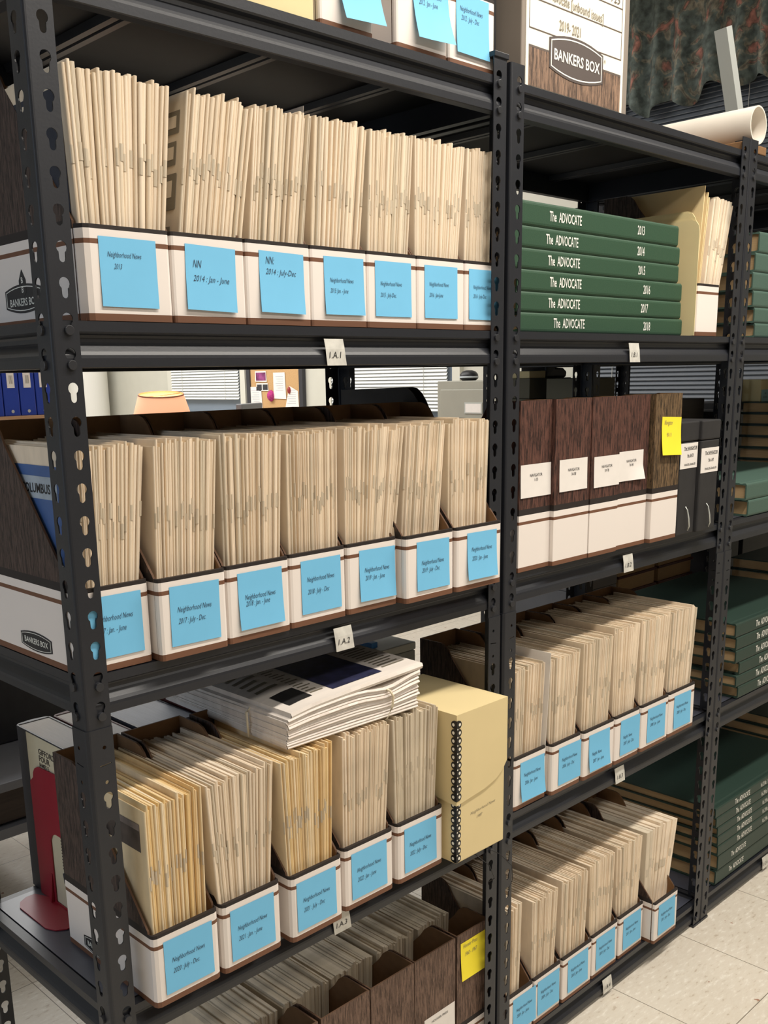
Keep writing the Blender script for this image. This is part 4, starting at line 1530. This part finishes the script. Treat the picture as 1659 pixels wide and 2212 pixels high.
g = upright_book(0.070, 0.128, 0.205, 0.408, Z3, 0.279, 'cream-jacketed hardback with grey spine, held by the red bookend', 'frame_dark')
b = MB()
b.box(-0.0008, 0.0, 0.002, 0.170, 0.002, 0.277)
j = b.build('jacket', mat('cream_jacket', S(210, 200, 172), 0.6, 0, 0.03, 20), g)
b = MB()
for s_, z_, sz in (('GIFFORD', 0.2500, 0.013), ('FOUR', 0.2385, 0.0135), ('JAMES E.', 0.2295, 0.009)):
    put_text(b, s_, (-0.0012, 0.132, z_), (0, -1, 0), (0, 0, 1), size=sz, bold=0.02)
b.build('printing', mat('jacket_print', S(70, 62, 56), 0.6), j, recalc=False)
b = MB()
for k in range(12):
    z_ = 0.128 - k * 0.0052
    b.poly([(-0.0012, 0.085, z_), (-0.0012, 0.02, z_), (-0.0012, 0.02, z_ + 0.0022), (-0.0012, 0.085, z_ + 0.0022)])
b.build('text_block', mat('jacket_text', S(70, 62, 56), 0.6), j, recalc=False)
b = MB()
b.prism([(0.088, 0.062), (0.075, 0.068), (0.055, 0.058), (0.02, 0.045), (0.004, 0.030), (0.004, 0.020), (0.02, 0.030), (0.05, 0.040), (0.085, 0.046)], 'x', -0.0012, -0.0008)
b.build('jacket_picture', 'frame_dark', j)
upright_book(0.131, 0.186, 0.200, 0.402, Z3, 0.280, 'thick white-paged hardback behind the file at the left post', 'red_cloth')
upright_book(0.192, 0.292, 0.225, 0.390, Z3, 0.283, 'wide ring-bound grey-paged volume seen behind the shelf post', 'frame_dark', mat('grey_pages', S(186, 188, 194), 0.6, 0, 0.1, 20, 0.3, 0, (60, 1, 1)))
g2 = upright_book(0.297, 0.345, 0.205, 0.400, Z3, 0.292, 'white-paged hardback with brown cover edge, left of the newspaper bundle', 'red_cloth')
g2 = upright_book(0.348, 0.400, 0.205, 0.400, Z3, 0.286, 'white-paged hardback right behind the newspaper bundle', 'red_cloth')
be = thing('bookend', 'red metal bookend with a flat base beside the cream hardback', 'bookend', (0, 0, Z3))
b = MB()
pl = [(0.215, 0.0), (0.372, 0.0), (0.372, 0.195), (0.366, 0.200), (0.360, 0.205), (0.358, 0.214), (0.352, 0.222), (0.340, 0.228), (0.250, 0.232), (0.232, 0.226), (0.218, 0.214), (0.215, 0.20)]
hole = [(0.268, 0.004), (0.320, 0.004), (0.320, 0.110), (0.314, 0.120), (0.302, 0.126), (0.286, 0.126), (0.274, 0.120), (0.268, 0.110)]
vs, fs = fill2d(pl, [hole], 0.0008)
b.add([(0.0675 + n_, u_, v_) for u_, v_, n_ in vs], fs)
b.build('upright_plate', 'red', be)
b = MB()
b.prism([(0.067, 0.238), (0.067, 0.345), (0.055, 0.372), (0.040, 0.372), (0.026, 0.364), (0.018, 0.348), (0.018, 0.262), (0.026, 0.245), (0.040, 0.236)], 'z', 0.0005, 0.0022)
b.build('base_plate', 'red', be)
b = MB()
b.prism([(0.066, 0.0022), (0.0605, 0.0022), (0.066, 0.05)], 'y', 0.325, 0.330)
b.build('rib', 'red', be)

# white archive box behind the bundle
t = thing('storage_box', 'pale grey archive box with a blue tab, behind the newspaper bundle', 'box', (0.662, 0.198, Z3))
b = MB()
b.box(0, 0.118, 0, 0.192, 0, 0.296)
b.build('body', mat('pale_grey_box', S(150, 152, 150), 0.6, 0, 0.03, 10), t, bevel=0.002)
b = MB()
b.box(-0.001, 0.119, -0.001, 0.193, 0.297, 0.312)
b.build('lid', mat('pale_box_lid', S(176, 178, 174), 0.5), t, bevel=0.002)
b = MB()
b.box(0.020, 0.036, 0.02, 0.06, 0.313, 0.324)
b.build('blue_tab', mat('blue_tab', S(40, 110, 180), 0.5), t, bevel=0.001)
# tall black file behind the second shelf's last file
t = thing('magazine_file', 'tall plain black magazine file rising behind the files on the second shelf', 'magazine file', (0.761, 0.145, Z2))
b = MB()
sd = [(0.0, 0.0), (0.225, 0.0), (0.225, 0.322), (0.060, 0.326), (0.048, 0.324), (0.036, 0.315), (0.026, 0.302), (0.0, 0.255)]
b.prism(sd, 'x', 0, 0.002)
b.prism(sd, 'x', 0.022, 0.024)
b.box(0.002, 0.022, 0.222, 0.225, 0, 0.322)
b.box(0.002, 0.022, 0.0, 0.002, 0, 0.25)
b.box(0.002, 0.022, 0.002, 0.222, 0, 0.003)
b.build('body', 'black_card', t)

# second row contents
for x0, x1, y0, y1, zb, h, lb in ((1.985, 2.205, 0.83, 0.95, Z2, 0.33, 'olive grey archive box on the second-row shelving, larger one'), (2.005, 2.145, 0.63, 0.78, Z2, 0.328, 'olive grey archive box on the second-row shelving, narrower one beside the post')):
    t = thing('storage_box', lb, 'box', (x0, y0, zb))
    b = MB()
    b.box(0, x1 - x0, 0, y1 - y0, 0, h - 0.062)
    b.build('body', 'box_grey', t, bevel=0.002)
    b = MB()
    b.box(-0.001, x1 - x0 + 0.001, -0.001, y1 - y0 + 0.001, h - 0.061, h)
    b.build('lid', 'box_grey', t, bevel=0.002)
t = thing('card_box', 'small tan card box lying on the larger olive box', 'box', (1.99, 0.835, Z2 + 0.33))
b = MB()
b.box(0, 0.085, 0, 0.08, 0, 0.022)
b.build('body', 'cream', t, bevel=0.002)
t = thing('camera_bag', 'black bag lying on the larger olive box', 'bag', (2.085, 0.84, Z2 + 0.33))
b = MB()
b.prism([(0, 0), (0.11, 0), (0.115, 0.018), (0.095, 0.03), (0.05, 0.032), (0.03, 0.06), (0.0, 0.062)], 'y', 0, 0.1)
b.build('body', 'black_plastic', t, bevel=0.006)
for k, (xq, zq, hq) in enumerate(((2.80, Z3, 0.36), (3.07, Z3, 0.33), (3.32, Z3, 0.35), (2.80, Z2, 0.20), (3.10, Z2, 0.22), (2.80, Z4, 0.40), (3.1, Z4, 0.38))):  # boxes added as a dark backdrop behind the right-hand bays
    t = thing('storage_box', 'dark box in the second row\'s farther unit, %s' % ['left on its third shelf', 'middle of its third shelf', 'right on its third shelf', 'left on its second shelf', 'right on its second shelf', 'left on its bottom shelf', 'right on its bottom shelf'][k], 'box', (xq, 0.62, zq))
    b = MB()
    b.box(0, 0.235, 0, 0.30, 0, hq - 0.05)
    b.build('body', 'black_card', t, bevel=0.002)
    b = MB()
    b.box(-0.001, 0.236, -0.001, 0.301, hq - 0.049, hq)
    b.build('lid', 'black_card', t, bevel=0.002)
z = Z3
for k in range(4):
    for q in range(2):
        rb = volume(2.20 + q * 0.25, 0.62, z, 0.235, 0.30, 0.052, 'dark red book in the second row, %s in the %s pile' % (['lowest', 'second', 'third', 'topmost'][k], ['left', 'right'][q]), 'red_cloth')
        rb.location = (2.20 + q * 0.25 + 0.235, 0.92, z)
        rb.rotation_euler = (0, 0, math.pi)
    z += 0.053
t = thing('storage_box', 'pale grey box lying left of the dark red books on the second-row shelving', 'box', (1.98, 0.62, Z3))
b = MB()
b.box(0, 0.205, 0, 0.30, 0, 0.145)
b.build('body', 'wood_grey', t, bevel=0.002)
b = MB()
b.box(-0.001, 0.206, -0.001, 0.301, 0.146, 0.175)
b.build('lid', 'wood_grey', t, bevel=0.002)
t = thing('storage_box', 'dark woodgrain box standing behind the black cases in the second row', 'box', (2.40, 0.62, Z2))
b = MB()
b.box(0, 0.30, 0, 0.30, 0, 0.25)
b.build('body', 'wood_dark', t, bevel=0.002)
for k in range(2):
    t = thing('document_tray', 'flat grey tray, %s of two stacked behind the black cases' % ['lower', 'upper'][k], 'tray', (1.50, 0.30, Z2 + 0.0 + 0.02 * k)) if False else None

# ------------------------------------------------------------------ office beyond the shelves
bc = thing('bookcase', 'low tan bookcase carrying the four blue binders', 'bookcase', (0.9, 3.66, 0))
b = MB()
b.box(0, 1.12, 0, 0.36, 1.185, 1.222)
b.build('top_board', 'wood_tan', bc)
for x in (0, 1.095):
    b = MB()
    b.box(x, x + 0.025, 0, 0.36, 0, 1.185)
    b.build('side_panel', 'wood_tan', bc)
for z_ in (0.08, 0.62):
    b = MB()
    b.box(0.025, 1.095, 0.01, 0.35, z_, z_ + 0.025)
    b.build('shelf', 'wood_tan', bc)
for k in range(4):
    x = 1.527 + 0.0845 * k
    t = thing('ring_binder', 'blue ring binder on the tan bookcase, %s of four' % ['leftmost', 'second from left', 'third from left', 'rightmost'][k], 'binder', (x, 3.69, 1.222), 0, 'blue binders')
    b = MB()
    b.box(0, 0.080, 0, 0.27, 0, 0.31)
    b.build('cover', 'blue_binder', t, bevel=0.005)
    b = MB()
    b.box(0.022, 0.060, -0.0012, 0.0, 0.135, 0.212)
    l = b.build('spine_label', 'paper_white', t)
    b = MB()
    for q in range(4):
        b.box(0.034 + 0.005 * q, 0.036 + 0.005 * q, -0.0016, -0.0012, 0.155, 0.195)
    b.build('printing', 'ink_grey', l)
    b = MB()
    b.cyl((0.040, 0.022), 0.008, 'y', -0.001, 0.004, 12)
    b.build('finger_ring', 'alu', t)
dk = thing('desk', 'office desk behind the files, carrying the lamp and the monitor', 'desk', (2.1, 3.25, 0))
b = MB()
b.box(0, 1.7, 0, 0.8, 0.72, 0.75)
b.build('top', 'wood_tan', dk)
for x in (0.03, 1.62):
    for y in (0.03, 0.72):
        b = MB()
        b.box(x, x + 0.05, y, y + 0.05, 0, 0.72)
        b.build('leg', 'frame_dark', dk)
lp = thing('table_lamp', 'lit table lamp with a peach shade standing on the desk', 'lamp', (2.385, 3.5, 0.75))
b = MB()
b.lathe([(0.0, 0.0), (0.075, 0.0), (0.075, 0.012), (0.03, 0.03), (0.055, 0.10), (0.06, 0.18), (0.035, 0.27), (0.012, 0.32), (0.010, 0.40), (0.0, 0.40)], 24)
b.build('base', mat('lamp_base', S(150, 110, 80), 0.4), lp, smooth=True)
b = MB()
b.lathe([(0.190, 0.32), (0.118, 0.558), (0.116, 0.558), (0.188, 0.32)], 40)
ms, nt, bs = new_mat('peach_lamp_shade')
bs.inputs['Base Color'].default_value = S(240, 176, 140)
bs.inputs['Roughness'].default_value = 0.8
bs.inputs['Emission Color'].default_value = S(255, 168, 118)
bs.inputs['Emission Strength'].default_value = 0.34
M['shade'] = ms
b.build('shade', 'shade', lp, smooth=True)
b = MB()
b.lathe([(0.1195, 0.552), (0.1195, 0.560), (0.115, 0.560), (0.115, 0.552), (0.1195, 0.552)], 40)
b.tube([(-0.116, 0, 0.553), (0, 0, 0.550), (0.116, 0, 0.553)], 0.002, 6)
b.build('shade_rim', mat('shade_trim', S(170, 110, 80), 0.6), lp)
b = MB()
b.lathe([(0.0, 0.40), (0.02, 0.41), (0.032, 0.45), (0.024, 0.485), (0.0, 0.495)], 16)
b.build('bulb', mat('bulb_glow', S(255, 226, 150), 0.5, emit=S(255, 214, 120), est=14.0), lp, smooth=True)
TILT = Matrix.Translation((0, 0, 0.44)) @ Matrix.Rotation(0.12, 4, Vector((0.83, -0.55, 0))) @ Matrix.Translation((0, 0, -0.44))
for c in lp.children:
    if c.name.startswith('shade'):
        c.matrix_local = TILT
pt = bpy.data.lights.new('lamp_bulb_light', 'POINT')
pt.energy = 2.2
pt.color = (1.0, 0.75, 0.42)
pt.shadow_soft_size = 0.03
po = bpy.data.objects.new('lamp_bulb_light', pt)
COL.objects.link(po)
po.location = (0, 0, 0.52)
po.parent = lp
b = MB()
for (a, z0_, w_, h_) in ((-0.95, 0.39, 0.012, 0.06), (-0.82, 0.385, 0.018, 0.025), (-0.70, 0.385, 0.018, 0.03)):
    cs, sn = math.cos(a), math.sin(a)
    r_ = lambda z: 0.190 + (0.118 - 0.190) * (z - 0.32) / 0.238 + 0.0015
    tx, ty = -sn, cs
    b.poly([(r_(z0_) * cs - tx * w_, r_(z0_) * sn - ty * w_, z0_), (r_(z0_) * cs + tx * w_, r_(z0_) * sn + ty * w_, z0_), (r_(z0_ + h_) * cs, r_(z0_ + h_) * sn, z0_ + h_)])
b.build('shade_picture', mat('shade_print', S(206, 110, 70), 0.7), lp, recalc=False).matrix_local = TILT
mn = thing('monitor', 'grey monitor seen from behind on the desk below the left blind', 'monitor', (3.06, 3.62, 0.75), 0.5)
b = MB()
b.box(-0.10, 0.10, -0.07, 0.07, 0, 0.012)
b.build('foot', 'frame_dark', mn)
b = MB()
b.box(-0.02, 0.02, -0.01, 0.01, 0.012, 0.2)
b.build('stand', 'frame_dark', mn)
b = MB()
b.box(-0.15, 0.15, -0.02, 0.02, 0.19, 0.488)
b.build('screen_housing', mat('monitor_grey', S(120, 122, 124), 0.5), mn, bevel=0.006)

cb = thing('pinboard', 'cork pinboard with dark frame on the wall between the two white blinds', 'pinboard', (4.872, 0, 0))
b = MB()
b.box(0, 0.02, 5.27, 5.92, 1.0, 1.95)
b.build('cork_panel', 'cork', cb)
b = MB()
b.box(-0.012, 0.024, 5.225, 5.27, 0.96, 1.99)
b.box(-0.012, 0.024, 5.92, 5.965, 0.96, 1.99)
b.box(-0.012, 0.024, 5.27, 5.92, 0.96, 1.0)
b.box(-0.012, 0.024, 5.27, 5.92, 1.95, 1.99)
b.build('frame', 'frame_dark', cb)
mph = mat('pink_photo', S(130, 60, 110), 0.5, 0, 0.6, 18)
for nm, lb, y1, y0, z1, z0_, mt, inner in (('photograph', 'small photograph with pink flowers pinned to the corkboard', 5.851, 5.693, 1.438, 1.347, 'paper_white', mph),
                                           ('photograph', 'pair of small dark photographs pinned below the pink one', 5.839, 5.673, 1.337, 1.271, 'paper_white', 'frame_dark'),
                                           ('pinned_sheet', 'white sheet pinned at the lower left of the corkboard', 5.945, 5.764, 1.307, 1.10, 'paper_white', None),
                                           ('pinned_sheet', 'tall white typed sheet pinned in the middle of the corkboard', 5.607, 5.444, 1.422, 1.205, 'paper_white', None),
                                           ('pinned_sheet', 'white rounded sheet pinned at the lower right of the corkboard', 5.468, 5.282, 1.311, 1.10, 'paper_white', None)):
    t = thing(nm, lb, 'paper', (4.868, y0, z0_))
    b = MB()
    w_, h_ = y1 - y0, z1 - z0_
    b.prism([(0, 0), (w_, 0.004), (w_ * (0.98 if 'lower right' not in lb else 0.62), h_), (0.01, h_ * (1.0 if 'lower right' not in lb else 0.8))], 'x', -0.002, 0.0)
    s = b.build('sheet', mt, t)
    b = MB()
    if inner:
        if 'pair' in lb:
            b.box(-0.003, -0.002, 0.01, w_ * 0.46, 0.01, h_ - 0.01)
            b.box(-0.003, -0.002, w_ * 0.54, w_ - 0.012, 0.01, h_ - 0.01)
        else:
            b.box(-0.003, -0.002, 0.012, w_ - 0.014, 0.012, h_ - 0.012)
        b.build('picture', inner, s)
    else:
        for k in range(7):
            zz = h_ * 0.84 - k * h_ * 0.085
            b.box(-0.003, -0.002, w_ * 0.2, w_ * (0.8 - 0.07 * (k % 3)), zz, zz + 0.003)
        b.build('printing', mat('faint_print', S(170, 170, 182), 0.7), s)
t = thing('pompom', 'magenta pompom pinned to the corkboard', 'decoration', (4.86, 5.635, 1.232))
b = MB()
b.lathe([(0.0, -0.05)] + [(0.035 * math.sin(a), -0.045 * math.cos(a)) for a in [math.pi * k / 8 for k in range(1, 8)]] + [(0.0, 0.05)], 16)
b.build('tuft', mat('magenta_tuft', S(176, 50, 120), 0.8, 0, 0.3, 60), t, smooth=True)
t = thing('push_pin', 'red oval pin at the top of the rounded sheet on the corkboard', 'pin', (4.862, 5.398, 1.277))
b = MB()
b.lathe([(0.0, -0.03)] + [(0.017 * math.sin(a), -0.028 * math.cos(a)) for a in [math.pi * k / 8 for k in range(1, 8)]] + [(0.0, 0.03)], 12)
b.build('head', mat('red_pin', S(150, 50, 50), 0.5), t, smooth=True)

fc = thing('filing_cabinet', 'grey steel filing cabinet with the round speaker on top', 'cabinet', (4.25, 2.58, 0))
b = MB()
b.box(0, 0.60, 0, 0.635, 0, 1.337)
b.build('body', 'cab', fc, bevel=0.004)
for k in range(4):
    zt_ = 1.285 - 0.315 * k
    b = MB()
    b.box(-0.012, 0.0, 0.03, 0.600, zt_ - 0.305, zt_)
    d = b.build('drawer', 'cab', fc, bevel=0.003)
    b = MB()
    b.box(-0.016, -0.012, 0.262, 0.400, zt_ - 0.145, zt_ - 0.078)
    b.build('label_holder', 'alu', d)
    b = MB()
    b.box(-0.0165, -0.016, 0.270, 0.392, zt_ - 0.138, zt_ - 0.086)
    b.build('label_card', 'paper_white', d)
    b = MB()
    b.box(-0.030, -0.012, 0.28, 0.38, zt_ - 0.200, zt_ - 0.185)
    b.build('handle', 'alu', d, bevel=0.002)
b = MB()
b.box(-0.0015, 0, 0.155, 0.245, 1.300, 1.308)
b.build('maker_plate', 'frame_dark', fc)
t = thing('smart_speaker', 'round dark smart speaker with a light ring on the filing cabinet', 'speaker', (4.40, 3.083, 1.337))
b = MB()
b.lathe([(0.0, 0.0), (0.042, 0.0), (0.056, 0.010), (0.0595, 0.022), (0.056, 0.040), (0.042, 0.056), (0.02, 0.063), (0.0, 0.064)], 28)
b.build('shell', 'black_plastic', t, smooth=True)
b = MB()
b.lathe([(0.0592, 0.017), (0.0605, 0.019), (0.0605, 0.024), (0.0592, 0.026)], 28)
b.build('light_ring', mat('light_ring', S(200, 206, 210), 0.4), t, smooth=True)

# low table and black boxes at lower left
tb = thing('low_table', 'low dark wooden table with grey top behind the left bay', 'table', (-0.9, 1.28, 0))
b = MB()
b.box(0, 1.55, 0, 0.75, 0.36, 0.385)
b.build('top', 'wood_grey', tb, bevel=0.004)
b = MB()
b.box(0.02, 1.53, 0.02, 0.73, 0.27, 0.36)
b.build('apron', 'wood_dark', tb)
b = MB()
b.box(0.0, 1.55, 0.0, 0.75, 0.235, 0.262)
b.build('lower_shelf', 'wood_grey', tb)
for x in (0.03, 1.46):
    for y in (0.03, 0.66):
        b = MB()
        b.box(x, x + 0.06, y, y + 0.06, 0, 0.27)
        b.build('leg', 'wood_dark', tb)
for k, (x0, y0, z0_, w_, d_, h_, lb) in enumerate(((-0.5, 1.55, 0.386, 1.5, 0.40, 0.31, 'long black storage case with a white label on the low table'),)):
    t = thing('storage_case', lb, 'case', (x0, y0, z0_))
    b = MB()
    b.box(0, w_, 0, d_, 0, h_)
    b.build('body', 'black_card', t, bevel=0.006)
    b = MB()
    b.box(0.86, 0.99, 0.06, 0.20, h_, h_ + 0.001)
    b.build('label', 'paper_white', t)

# valance over the right-hand window
mv, nt, bs = new_mat('hazed_floral_fabric')
tc = nt.nodes.new('ShaderNodeTexCoord')
n1 = nt.nodes.new('ShaderNodeTexNoise')
n1.inputs['Scale'].default_value = 9.0
n1.inputs['Detail'].default_value = 3
n1.inputs['Distortion'].default_value = 1.2
nt.links.new(tc.outputs['Object'], n1.inputs['Vector'])
ra = ramp(nt, [(0.0, S(92, 104, 102)), (0.50, S(98, 108, 104)), (0.56, S(140, 134, 118)), (0.60, S(100, 100, 92)), (0.65, S(166, 118, 106)), (0.74, S(196, 138, 124))])  # fabric colours raised so that they include the haze over it
nt.links.new(n1.outputs['Fac'], ra.inputs['Fac'])
n2 = nt.nodes.new('ShaderNodeTexNoise')
n2.inputs['Scale'].default_value = 26
n2.inputs['Detail'].default_value = 3
nt.links.new(tc.outputs['Object'], n2.inputs['Vector'])
mr = nt.nodes.new('ShaderNodeMapRange')
mr.inputs['From Min'].default_value = 0.35
mr.inputs['From Max'].default_value = 0.65
mr.inputs['To Min'].default_value = 0.55
mr.inputs['To Max'].default_value = 1.35
nt.links.new(n2.outputs['Fac'], mr.inputs['Value'])
hs = nt.nodes.new('ShaderNodeHueSaturation')
nt.links.new(ra.outputs['Color'], hs.inputs['Color'])
nt.links.new(mr.outputs['Result'], hs.inputs['Value'])
nt.links.new(hs.outputs['Color'], bs.inputs['Base Color'])
bs.inputs['Roughness'].default_value = 0.9
M['floral'] = mv
vl = thing('valance', 'dark floral gathered valance over the right-hand window', 'curtain', (4.80, 0, 0))
b = MB()
NY, NZ = 140, 10
for half in (0.0, 0.004):
    pass
vs = []
for j in range(NZ + 1):
    for i in range(NY + 1):
        y = 0.9 + 1.75 * i / NY
        q = j / NZ
        fold = 0.035 * (1 - 0.65 * q) * math.sin(i * 0.52 + 0.8 * math.sin(i * 0.13))
        zb_ = 2.80 + 0.035 * math.sin(i * 0.30) + 0.02 * math.sin(i * 0.11 + 1)
        vs.append((-0.02 + fold, y, zb_ + (3.42 - zb_) * q))
fs = []
for j in range(NZ):
    for i in range(NY):
        a = j * (NY + 1) + i
        fs.append((a, a + 1, a + NY + 2, a + NY + 1))
b.add(vs, fs)
o = b.build('fabric', 'floral', vl, smooth=True, recalc=False)
sol = o.modifiers.new('s', 'SOLIDIFY')
sol.thickness = 0.003
b = MB()
b.cyl((0.0, 3.43), 0.012, 'y', 0.88, 2.67, 12)
b.build('rod', 'frame_dark', vl)

# every remaining issue in the other files
st = STUFF.build('newspapers', ['paper', 'paper_yellow', 'paper_grey', 'tab'], None, recalc=False)
tag(st, 'all the further folded newsprint issues packed in the lower and right-hand files', 'newspapers', None, 'stuff')
print('individual newspapers', N_IND[0], 'objects', len(bpy.data.objects))
